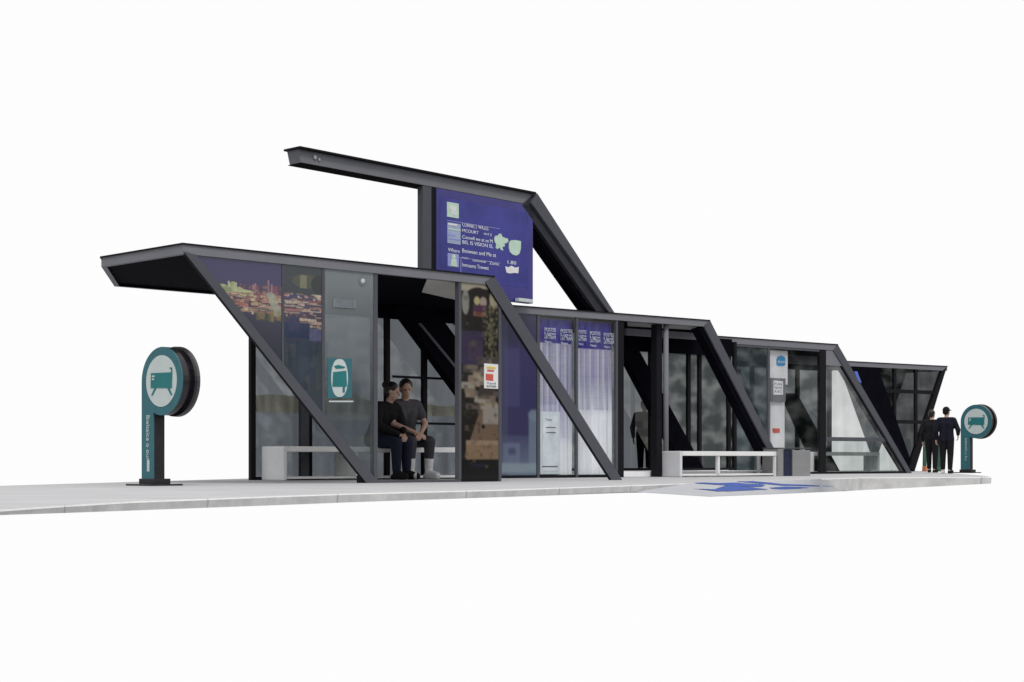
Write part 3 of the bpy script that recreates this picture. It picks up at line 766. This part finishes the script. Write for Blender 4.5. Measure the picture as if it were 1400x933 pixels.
for cx, cy, rx, ry in ((617, 284, 2.2, 3.5), (621, 287, 2.0, 4.5), (618.5, 290, 1.7, 3.5), (622.5, 292, 1.5, 3)):
    em.uz(disc_pts(FM, cx, cy, rx, ry, NB, 12), NB - .008, NB - .0035)
em.build('flower_emblem', PAPER, q)
q = bp(611.5, 304, 629.5, 335, mat('pale_blue_print', (.33, .40, .58), .4), 'text_plate')
for y, w, m_ in ((305, 12, PAPER), (312, 17, MINT), (319, 10, LILAC), (325, 17, LILAC)):
    a = FM.pt(612.5, y, NB); c = FM.pt(612.5 + w, y + 4.5, NB)
    MB().box(a[0], c[0], NB - .008, NB - .0035, c[1], a[1]).build('plate_bar', m_, q)
rows = [('CONNECT WAZES', 632, 304.5, 669, 314.5, 6.2), ('MCOURT', 632, 313, 655, 321, 5.0), ('ticl J', 661, 318, 672, 326, 4.5), ('Connell we at us M', 632, 321.5, 675, 333, 5.8), ('BEL IS VISION EL', 632, 328.5, 676, 341, 5.8),
        ('Where', 612.5, 339, 629, 344, 6.0), ('Between and Me at', 632, 340, 680, 351, 6.4), ('MOT', 632, 351.5, 641, 354, 2.8), ('commuter', 646, 354, 666, 359, 4.0), ('Zone.', 669, 357.5, 683, 362.5, 4.8),
        ('Immsoms Tnwwst', 632, 359.5, 669.5, 369, 6.2), ('1.80', 694, 356, 706, 363, 5.6)]
for s_, x0, y0, x1, y1, h in rows:
    A = FM.pt(x0, y0, NB); B = FM.pt(x1, y0, NB); zc = A[1]
    hh = h * (FM.O.y + FM.U.y * A[0]) / FOC
    lettering('board_lettering', s_, INK, bo, A[0], A[0] + (B[0] - A[0]) * .96, zc - hh * .84, zc, NB)
for x0, x1, y in ((611, 683, 301), (611, 684, 349.5)):
    A = FM.pt(x0, y, NB); B = FM.pt(x1, y, NB)
    MB().box(A[0], B[0], NB - .003, NB + .0005, A[1] - .008, A[1]).build('rule', LILAC, bo)
A = FM.pt(629.6, 353, NB); MB().box(A[0], A[0] + .012, NB - .003, NB + .0005, A[1] - .24, A[1]).build('rule', LILAC, bo)
q = bp(612, 346, 627, 366, LILAC, 'figure_plate')
fg = MB(); fg.uz(disc_pts(FM, 620, 351, 2.6, 3.2, NB, 12), NB - .008, NB - .0035); fg.uz(P(FM, [(617, 354), (623, 354.5), (625, 365), (616, 364)], NB), NB - .008, NB - .0035)
fg.build('figure_symbol', MINT, q)
fl_ = MB()
fl_.uz(P(FM, [(675.5, 326), (677, 322.5), (680.5, 322.5), (682, 320), (685, 320), (686.5, 324), (690, 325.5), (694, 326.5), (695, 330), (692, 333), (689.5, 333), (690, 337), (686.5, 338), (688, 343), (684.5, 342), (682.5, 338.5), (680, 341), (677.5, 339.5), (678, 334), (676, 331)], NB), NB - .006, NB)
fl_.uz(P(FM, [(695.5, 332.5), (698, 329), (704, 328.4), (712, 330), (711.8, 340), (710, 347), (706, 349.8), (701, 348.6), (697, 345), (695.5, 340)], NB), NB - .006, NB)
fl_.build('plant_motif', MINT, bo)
MB().uz(P(FM, [(690.5, 364.5), (695, 365.6), (699, 363.6), (704, 366.2), (709, 365.4), (708.3, 374), (703, 373.4), (697, 374.2), (692.3, 373)], NB), NB - .006, NB).build('stamp', PAPER, bo)
sb = MB().box(FM.u(702), FM.u(721.5), -.12, -.04, 2.955, 3.01).build('board_bracket', DISC, mast)

# ------------------------------------------------------------------ P shaped tram stop signs
def stop_sign(label, loc, rz, words):
    e = empty('tram_stop_sign', label, 'sign', loc, rz, 'P shaped teal tram stop signs')
    R = .405; H = 1.645; zc = H - R; w = .235
    # x runs along the face, y runs back, face at y = 0
    def outline(gr=0.0):
        pts = [(0 - gr, .08), (w + gr, .08), (w + gr, zc - math.sqrt(R * R - (R - w) ** 2) * .985)]
        a0 = math.atan2(-math.sqrt(R * R - (R - w) ** 2), w - R)
        n = 40
        a1 = math.pi
        for k in range(1, n + 1):
            a = a0 + (a1 - a0) * k / n
            pts.append((R + (R + gr) * math.cos(a), zc + (R + gr) * math.sin(a)))
        return pts
    MB().uz(outline(), -.004, .012).build('face_plate', TEAL, e)
    b = MB()
    c = lambda r, k=48: [(R + r * math.cos(2 * math.pi * i / k), zc + r * math.sin(2 * math.pi * i / k)) for i in range(k)]
    b.uz(c(R), .012, .09); b.uz(c(R - .045), .09, .17); b.uz(c(R + .012), .17, .25)
    b.build('drum', SIGNB, e, .006)
    MB().uz(c(R + .014), .205, .244).build('rear_rim', mat('rim_metal', (.09, .09, .095), .3, .6), e, .004)
    MB().box(0, w, .012, .16, .05, zc - .2).build('stem', SIGNB, e, .005)
    d = MB().uz([(R + .305 * math.cos(t), zc + .305 * math.sin(t)) for t in [2 * math.pi * i / 48 for i in range(48)]], -.010, -.0035).build('disc', DISC, e)
    b = MB()
    b.uz([(R - .205, zc - .075), (R + .215, zc - .09), (R + .225, zc + .095), (R - .20, zc + .10)], -.016, -.0095)
    b.uz([(R - .13, zc - .08), (R - .09, zc - .08), (R - .165, zc - .165), (R - .195, zc - .165)], -.0158, -.0095)
    b.uz([(R + .13, zc - .088), (R + .17, zc - .088), (R + .225, zc - .17), (R + .195, zc - .17)], -.0158, -.0095)
    b.uz([(R + .205, zc + .09), (R + .225, zc + .09), (R + .222, zc + .15), (R + .175, zc + .155), (R + .175, zc + .14), (R + .205, zc + .135)], -.0158, -.0095)
    ic_ = b.build('tram_symbol', TEALD, d)
    for k in range(2):
        MB().box(R - .175, R - .135 + .01 * k, -.019, -.0155, zc + .015 + .035 * k, zc + .035 + .035 * k).build('window_mark', DISC, ic_)
    lettering('stem_lettering', words, DISC, e, .10, .165, .30, zc - .40, -.0045, True)
    if loc[0] < 0: MB().box(.115, .16, -.0075, -.0035, .17, .31).build('arrow_strip', DISC, e)
    b = MB(); b.box(-.02, w + .05, -.03, .21, .02, .085); b.build('collar', SIGNB, e, .006)
    b = MB(); b.box(-.13, w + .13, -.14, .33, 0, .022); b.build('base_plate', SIGNB, e, .004)
    return e
PH = -45
g = ground(194, 664.2)
stop_sign('P shaped teal tram stop sign standing alone on the left end of the platform', (g.x, g.y, 0), math.radians(-42), 'Bielsaice o our')
g = Vector(((1313.5 - CX) / 56.5, FOC / 56.5, 0))
stop_sign('P shaped teal tram stop sign beside the two standing people, at the right end', (g.x, g.y, 0), math.radians(-45), 'EIRENCI o R.y')

# ------------------------------------------------------------------ benches
def bench(F, label, u0, u1, n0, dep, h, m_end=BENCHG, m_top=WHITE, mids=(), open_end=False, group='long stone benches on the platform'):
    e = empty('bench', label, 'bench', group=group); p = F.world(u0, n0); e.location = p; e.rotation_euler = (0, 0, math.atan2(F.U.y, F.U.x))
    w = u1 - u0; th = .085
    b = MB(); b.box(0, .06, 0, dep, 0, h); b.build('end_panel', m_end, e, .02)
    if open_end:
        MB().box(w - .06, w - .012, .01, .07, .0, h - th - .001).build('leg', m_top, e, .006); MB().box(w - .06, w - .012, dep - .07, dep - .01, .0, h - th - .001).build('leg', m_top, e, .006)
    else: MB().box(w - .06, w, 0, dep, 0, h).build('end_panel', m_end, e, .02)
    MB().box(.061, w - (.0 if open_end else .061), 0, dep, h - th, h - .002).build('seat', m_top, e, .008)
    MB().box(.061, w - .061, .05, dep - .05, .02, .055).build('lower_rail', m_top, e, .006)
    for x in mids: MB().box(x, x + .045, .02, .09 if open_end else dep - .02, .0551, h - th - .0005).build('leg', m_top, e, .004)
    return e
g = ground(388, 657.2)
lu = (Vector((g.x, g.y)) - M1.O).dot(M1.U); ln = (Vector((g.x, g.y)) - M1.O).dot(M1.N)
B1 = (lu, ln)
bench(M1, 'long white bench under the people in the largest shelter', lu, lu + 4.4, ln, .62, .52, BENCHG, WHITE, (1.35,))
g = Vector(((930 - CX) / 75, FOC / 75))
bu = (g - M2.O).dot(M2.U); bn = (g - M2.O).dot(M2.N)
bench(M2, 'white bench standing in the open beside the blue crossing', bu, M2.u(1063, bn), bn, .50, .475, mat('plain_bench_stone', (.66, .67, .70), .5, 0, .3, .06, 3), mat('pale_bench_stone', (.76, .76, .76), .5, 0, .3, .05, 3), (.98,), open_end=True)
bench(M3, 'grey bench behind the sloping glass end of the third shelter', M3.u(1111, .25), M3.u(1203, .25), .25, .45, .50, BENCHG, WHITE, ())

# steel litter bin between the benches
e = empty('litter_bin', 'steel box bin with a navy flap between the two right benches', 'bin'); p = M2.world(M2.u(1064, bn - .05), bn - .05); e.location = p; e.rotation_euler = (0, 0, math.atan2(M2.U.y, M2.U.x))
wb = M2.u(1108, bn - .05) - M2.u(1064, bn - .05)
MB().box(0, wb * .16, 0, .42, 0, .53).build('side_panel', STEEL, e, .008)
MB().box(wb * .16 + .001, wb * .44, .03, .40, 0, .52).build('navy_flap', NAVY, e, .008)
MB().box(wb * .44 + .001, wb, 0, .42, 0, .50).build('casing', STEEL, e, .008)
MB().box(-.01, wb + .01, -.01, .43, .531, .55).build('lid', FRAME2, e, .006)

# white notice column in the third shelter
e = empty('notice_column', 'white notice column with blue badge behind the third shelter window', 'notice board'); M3.place(e)
n_ = .12
MB().box(M3.u(1053, n_), M3.u(1077, n_), n_, n_ + .09, M3.z(1060, 525), ZF - .07).build('upper_panel', PAPER, e, .006)
MB().box(M3.u(1054, n_), M3.u(1073, n_), n_ + .005, n_ + .09, .45, M3.z(1060, 526)).build('lower_panel', PAPER, e, .006)
bd = MB().uz(P(M3, [(1061.5, 491), (1063, 488), (1066, 487), (1068, 486.5), (1072, 488), (1073.5, 491), (1073.5, 499), (1071, 500.5), (1064, 500.5), (1061.5, 499)], n_), n_ - .008, n_ - .0005).build('blue_badge', SKYB, e)
A = M3.pt(1063, 496.5, n_); B = M3.pt(1072.4, 493.5, n_)
lettering('badge_lettering', 'tram', PAPER, bd, A[0], B[0], A[1], B[1], n_ - .0085)
MB().box(M3.u(1054, .06), M3.u(1074, .06), .055, .115, M3.z(1064, 549), M3.z(1064, 517)).build('leaflet_box', mat('grey_plastic', (.16, .16, .18), .35), e, .008)
MB().uz(P(M3, [(1057.5, 520.5), (1070.5, 521.5), (1070.5, 540), (1057.5, 540)], .05), .048, .0545).build('leaflet', PAPER, e)
for k in range(3):
    A = M3.pt(1059, 527 + 5 * k, .045); B = M3.pt(1069, 523.6 + 5 * k, .045)
    lettering('leaflet_lettering', ('PLAN', 'lignes', 'A B C')[k], FRAME, e, A[0], B[0], A[1], B[1], .0475)
MB().uz(P(M3, [(1056, 586), (1066, 586), (1066, 592), (1057, 592)], n_), n_ - .004, n_ + .0045).build('red_label', RED, e)

# ------------------------------------------------------------------ posts by the right end
def small_post(px, s, h, label, base_m, w):
    e = empty('bollard', label, 'bollard', ((px - CX) / s, FOC / s, 0), 0, 'slim green posts at the right end')
    MB().cyl((0, 0, .14), (0, 0, h), w, w * .75).build('shaft', GREEN, e, .01, True)
    MB().cyl((0, 0, 0), (0, 0, .14), w * 1.25, w * 1.1).build('base', base_m, e, .01, True)
small_post(1264, 49, .95, 'slim green post with orange foot beside the V shaped shelter foot', ORANGE, .055)
small_post(1285, 50, .90, 'plain green post half hidden between the two standing people', GREEN, .11)

# ------------------------------------------------------------------ people
def capsule(bm, p0, r0, p1, r1, seg=14, sq=None):
    p0 = Vector(p0); p1 = Vector(p1); d = p1 - p0; L_ = max(d.length, 1e-4); q = d.to_track_quat('Z', 'Y')
    rings = []
    for k in range(5):
        a = -math.pi / 2 + k * math.pi / 8; rings.append((r0 * math.sin(a), r0 * math.cos(a)))
    for k in range(5):
        a = k * math.pi / 8; rings.append((L_ + r1 * math.sin(a), r1 * math.cos(a)))
    R_ = [[bm.verts.new(p0 + q @ Vector((max(r, 1e-4) * math.cos(2 * math.pi * i / seg), max(r, 1e-4) * math.sin(2 * math.pi * i / seg), z))) for i in range(seg)] for z, r in rings]
    for a, b_ in zip(R_[:-1], R_[1:]):
        for i in range(seg): bm.faces.new((a[i], a[(i + 1) % seg], b_[(i + 1) % seg], b_[i]))
    bm.faces.new(R_[0][::-1]); bm.faces.new(R_[-1])
def ellipsoid(bm, c, r, rot=None):
    M_ = Matrix.Translation(Vector(c)) @ (rot.to_matrix().to_4x4() if rot else Matrix.Identity(4)) @ Matrix.Diagonal((r[0], r[1], r[2], 1))
    bmesh.ops.create_uvsphere(bm, u_segments=20, v_segments=14, radius=1, matrix=M_)
def fuse(name, bm, m, parent, vox=.008, smooth=6):
    me = bpy.data.meshes.new(name); bm.to_mesh(me); bm.free()
    o = bpy.data.objects.new(name, me); COL.objects.link(o)
    md = o.modifiers.new('r', 'REMESH'); md.mode = 'VOXEL'; md.voxel_size = vox; md.use_smooth_shade = True
    sm = o.modifiers.new('s', 'SMOOTH'); sm.factor = .5; sm.iterations = smooth
    dg = bpy.context.evaluated_depsgraph_get(); dg.update()
    me2 = bpy.data.meshes.new_from_object(o.evaluated_get(dg))
    bpy.data.objects.remove(o); bpy.data.meshes.remove(me)
    me2.name = name; me2.shade_smooth()
    return link(name, me2, m, parent)
def hand(bm, w, d, side, up, curl=.5):
    """palm and five bent fingers from wrist w along d; up is the back of the hand"""
    d = Vector(d).normalized(); up = (Vector(up) - d * Vector(up).dot(d)).normalized(); s = d.cross(up).normalized() * side
    w = Vector(w)
    for k in (-1, 0, 1): capsule(bm, w + s * .012 * k, .017, w + d * .085 + s * .024 * k, .014)
    for k, ln_ in enumerate((.068, .078, .073, .056)):
        b_ = w + d * .09 + s * (.033 - .022 * k)
        m_ = b_ + (d - up * curl * .6).normalized() * ln_ * .55
        capsule(bm, b_, .0105, m_, .0095); capsule(bm, m_, .0095, m_ + (d * (1 - curl) - up * curl * 1.3).normalized() * ln_ * .5, .008)
    t0 = w + d * .03 + s * .03; t1 = t0 + (d * .7 + s * .7 - up * .2).normalized() * .045
    capsule(bm, t0, .014, t1, .011); capsule(bm, t1, .011, t1 + (d * .9 - up * .3).normalized() * .032, .009)
SKIN = mat('skin', (.46, .29, .22), .5, 0, .4, .06, 12)
HAIR = mat('dark_hair', (.010, .008, .007), .45, 0, .4, .3, 40)
EYE = mat('dark_eye', (.02, .015, .012), .2)
LIP = mat('lips', (.32, .13, .11), .5)
def cloth(name, c): return mat(name, c, .85, 0, .2, .15, 18, .3)
def person(label, loc, rz, size, J, top_m, leg_m, shoe_m, sleeve=1.0, bun=False, cap=None, bag=None, hem=.0, group=None, sock=None, skirt_hem_m=None):
    """J: joints in metres for a 1.7 m figure that looks along -y"""
    e = empty('person', label, 'person', loc, rz, group); e.scale = (size / 1.7,) * 3
    V_ = {k: Vector(v) for k, v in J.items()}
    pel, che, nek, hd = V_['pelvis'], V_['chest'], V_['neck'], V_['head']
    look = V_.get('look', Vector((0, -1, 0))).normalized()
    sx = (V_['shL'] - V_['shR']).normalized()
    bm = bmesh.new()
    for s in (-1, 1):
        capsule(bm, pel + sx * .075 * s, .095, pel.lerp(che, .5) + sx * .06 * s, .088)
        capsule(bm, pel.lerp(che, .5) + sx * .06 * s, .088, che + sx * .08 * s, .105)
    capsule(bm, V_['shL'] * .9 + V_['shR'] * .1, .06, V_['shR'] * .9 + V_['shL'] * .1, .06)
    capsule(bm, che + (nek - che) * .3, .09, nek, .052); capsule(bm, nek, .052, hd - Vector((0, 0, .03)), .052)
    q = look.to_track_quat('-Y', 'Z')
    ellipsoid(bm, hd + q @ Vector((0, .012, .03)), (.078, .097, .095), q); ellipsoid(bm, hd + q @ Vector((0, -.018, -.045)), (.058, .07, .075), q)
    capsule(bm, hd + q @ Vector((0, -.088, .012)), .010, hd + q @ Vector((0, -.108, -.022)), .014)
    for s in (-1, 1):
        ellipsoid(bm, hd + q @ Vector((.08 * s, .01, -.005)), (.012, .022, .032), q)
        capsule(bm, hd + q @ Vector((.018 * s, -.086, .026)), .010, hd + q @ Vector((.045 * s, -.074, .028)), .009)
    for S in 'LR':
        sd = 1 if S == 'L' else -1
        sh, el, wr = V_['sh' + S], V_['el' + S], V_['wr' + S]
        capsule(bm, sh, .052, el, .040); capsule(bm, el, .040, wr, .027)
        hdv = V_.get('hd' + S, (wr - el)); hand(bm, wr, hdv, -sd if V_.get('flip') else sd, V_.get('up' + S, Vector((sd * 1.0, 0, .2))), .55)
        hp, kn, an, to = V_['hip' + S], V_['kn' + S], V_['an' + S], V_['to' + S]
        capsule(bm, hp, .088, kn, .056); capsule(bm, kn, .056, kn.lerp(an, .35), .053); capsule(bm, kn.lerp(an, .35), .053, an, .036)
        capsule(bm, an, .036, to, .028); capsule(bm, an, .036, an - (to - an).normalized() * .05 - Vector((0, 0, .03)), .030)
    body = fuse('body', bm, SKIN, e, .0075, 5)
    for s in (-1, 1):
        bm = bmesh.new(); ellipsoid(bm, hd + q @ Vector((.030 * s, -.083, .006)), (.011, .007, .006), q); me_ = bpy.data.meshes.new('eye'); bm.to_mesh(me_); bm.free(); link('eye', me_, EYE, body)
    bm = bmesh.new(); ellipsoid(bm, hd + q @ Vector((0, -.086, -.058)), (.022, .008, .007), q); me_ = bpy.data.meshes.new('mouth'); bm.to_mesh(me_); bm.free(); link('mouth', me_, LIP, body)
    # top
    bm = bmesh.new(); g_ = .018
    for s in (-1, 1):
        lo = pel + (pel - che).normalized() * hem
        capsule(bm, lo + sx * .08 * s, .10 + g_, pel.lerp(che, .5) + sx * .068 * s, .092 + g_); capsule(bm, pel.lerp(che, .5) + sx * .068 * s, .092 + g_, che + sx * .085 * s, .105 + g_)
    capsule(bm, V_['shL'] * .93 + V_['shR'] * .07, .062 + g_, V_['shR'] * .93 + V_['shL'] * .07, .062 + g_); capsule(bm, che + (nek - che) * .2, .09 + g_, nek - (nek - che).normalized() * .05, .06 + g_)
    for S in 'LR':
        sh, el, wr = V_['sh' + S], V_['el' + S], V_['wr' + S]
        if sleeve >= 1: capsule(bm, sh, .055 + g_, el, .046 + g_); capsule(bm, el, .046 + g_, el.lerp(wr, .9), .034 + g_ * .6)
        else: capsule(bm, sh, .055 + g_, sh.lerp(el, sleeve), .052 + g_)
    fuse('top', bm, top_m, e, .011, 4)
    # trousers
    bm = bmesh.new()
    for S in 'LR':
        hp, kn, an = V_['hip' + S], V_['kn' + S], V_['an' + S]
        capsule(bm, hp, .092 + g_, kn, .062 + g_); capsule(bm, kn, .062 + g_, kn.lerp(an, .88 if not sock else .55), .050 + g_ * .6)
    for s in (-1, 1): capsule(bm, pel + sx * .07 * s, .098, pel + sx * .07 * s + (che - pel) * .2, .09)
    fuse('trousers', bm, leg_m, e, .011, 4)
    for S in 'LR':
        an, to = V_['an' + S], V_['to' + S]; kn = V_['kn' + S]; f_ = (to - an); f_.z = 0; f_ = f_.normalized()
        bm = bmesh.new(); b0 = Vector((an.x, an.y, to.z)) - f_ * .055
        capsule(bm, b0, .044, to, .040); capsule(bm, an, .052, b0 + f_ * .05, .048); capsule(bm, an, .052, to + Vector((0, 0, .012)), .042)
        if sock: capsule(bm, an, .050, an.lerp(kn, .45), .062)
        fuse('shoe', bm, shoe_m[0] if S == 'L' else shoe_m[1], e, .009, 3)
    bm = bmesh.new()
    ellipsoid(bm, hd + q @ Vector((0, .026, .048)), (.090, .100, .092), q)
    if bun: ellipsoid(bm, hd + q @ Vector((0, .12, .07)), (.05, .05, .05), q); ellipsoid(bm, hd + q @ Vector((0, .06, -.02)), (.078, .06, .08), q)
    else: ellipsoid(bm, hd + q @ Vector((0, .055, -.005)), (.080, .062, .075), q)
    hr = fuse('hair' if not cap else 'cap', bm, HAIR if not cap else cap, e, .009, 3)
    if cap:
        bm = bmesh.new(); ellipsoid(bm, hd + q @ Vector((0, -.10, .055)), (.07, .07, .012), q); me_ = bpy.data.meshes.new('peak'); bm.to_mesh(me_); bm.free(); link('peak', me_, cap, hr)
    return e
def stand(arm_l=(.27, .02, 1.09), wr_l=(.27, -.08, .86), arm_r=(-.27, .02, 1.09), wr_r=(-.27, -.08, .86), look=(0, -1, 0), step=.03, hdir=(0, -.1, -1)):
    return dict(pelvis=(0, 0, .93), chest=(0, 0, 1.27), neck=(0, .0, 1.44), head=(0, -.025, 1.585), look=look,
                shL=(.185, 0, 1.375), shR=(-.185, 0, 1.375), elL=arm_l, elR=arm_r, wrL=wr_l, wrR=wr_r, hdL=hdir, hdR=hdir,
                hipL=(.09, 0, .90), hipR=(-.09, 0, .90), knL=(.10, -.03 - step, .49), knR=(-.10, -.02 + step, .49), anL=(.10, -step * 2, .085), anR=(-.10, .03 + step, .085),
                toL=(.12, -.15 - step * 2, .038), toR=(-.12, -.12 + step, .038))
def sit(lean=.1, look=(0, -1, 0), hands=((-.02, -.36, .66), (.04, -.36, .66)), knee=.50, feet=.0, dx=0, seat=.47, spread=.13, legshift=0):
    z0 = seat + .10
    return dict(pelvis=(0, 0, z0), chest=(dx * .6, -lean * .7, z0 + .34), neck=(dx, -lean - .01, z0 + .505), head=(dx * 1.25, -lean - .06, z0 + .645), look=look,
                shL=(.185 + dx * .8, -lean * .9, z0 + .44), shR=(-.185 + dx * .8, -lean * .9, z0 + .44), elL=(.25 + dx * .5, -.16 - lean * .4, z0 + .19), elR=(-.25 + dx * .5, -.16 - lean * .4, z0 + .19),
                wrL=hands[0], wrR=hands[1], hdL=(-.6, -.6, -.35), hdR=(.6, -.6, -.35), upL=(.3, -.3, .9), upR=(-.3, -.3, .9),
                hipL=(.095, -.02, z0 - .01), hipR=(-.095, -.02, z0 - .01), knL=(spread + legshift, -.46, knee), knR=(-spread + legshift, -.46, knee), anL=(spread + legshift, -.44 - feet, .085), anR=(-spread + legshift, -.44 - feet, .085),
                toL=(spread + .02 + legshift, -.62 - feet, .038), toR=(-spread - .02 + legshift, -.62 - feet, .038))
c_black = cloth('black_cloth', (.008, .008, .010)); c_grey = cloth('grey_tee_cloth', (.075, .072, .080)); c_trous = cloth('charcoal_trousers', (.050, .048, .062))
c_navy = cloth('navy_denim', (.012, .015, .035)); c_jack = cloth('dark_navy_jacket', (.008, .008, .018)); c_shoe = cloth('black_shoe', (.012, .012, .014)); c_white = cloth('white_boot', (.66, .66, .68)); c_blue = cloth('indigo_denim', (.022, .022, .075))
def in_shelter(F, px, n): return F.world(F.u(px, n), n)
RZ1 = math.atan2(M1.U.y, M1.U.x)
nb = B1[1] + .22
person('seated person in grey T-shirt and charcoal trousers with white boots, hands clasped', in_shelter(M1, 550, nb + .03), RZ1 - .12, 2.08,
       sit(.16, (-.35, -1, -.25), ((.03, -.42, .60), (-.04, -.41, .61)), .49, .0, -.06, .44, .14), c_grey, c_trous, (c_white, c_white), .55, sock=True, group='people seated on the bench')
person('seated person in black top with tied up dark hair, leaning towards the grey shirt', in_shelter(M1, 514.5, nb), RZ1 + .18, 2.0,
       sit(.18, (.55, -1, -.3), ((.10, -.42, .60), (.02, -.41, .60)), .49, .02, .05, .44, .10), c_black, c_navy, (c_shoe, c_shoe), 1.0, bun=True, group='people seated on the bench')
p = in_shelter(M2, 881, R2 + .5)
person('dark silhouette of a person standing behind the back glass of the second shelter', (p.x, p.y, 0), 2.9, 1.53,
       stand(), c_black, c_black, (c_shoe, c_shoe), 1.0)
# two people at the right end
s_ = 59.0
person('standing person in dark navy jacket and cap, back turned, next to the right sign', ((1294 - CX) / s_, FOC / s_, 0), math.radians(180 - 28), 1.53,
       stand(arm_l=(.27, .05, 1.10), wr_l=(.27, -.02, .88), arm_r=(-.29, -.02, 1.12), wr_r=(-.24, -.25, 1.0), look=(-.35, -1, -.05), step=.02), c_jack, c_black, (c_white, c_shoe), 1.0, cap=c_black, hem=.06, group='people standing at the right end')
s_ = 54.5
person('standing person in black half hidden beside the V shaped shelter foot', ((1274 - CX) / s_, FOC / s_, 0), math.radians(150), 1.56,
       stand(look=(-.3, -1, 0), step=.05), c_black, c_black, (c_shoe, c_shoe), 1.0, group='people standing at the right end')
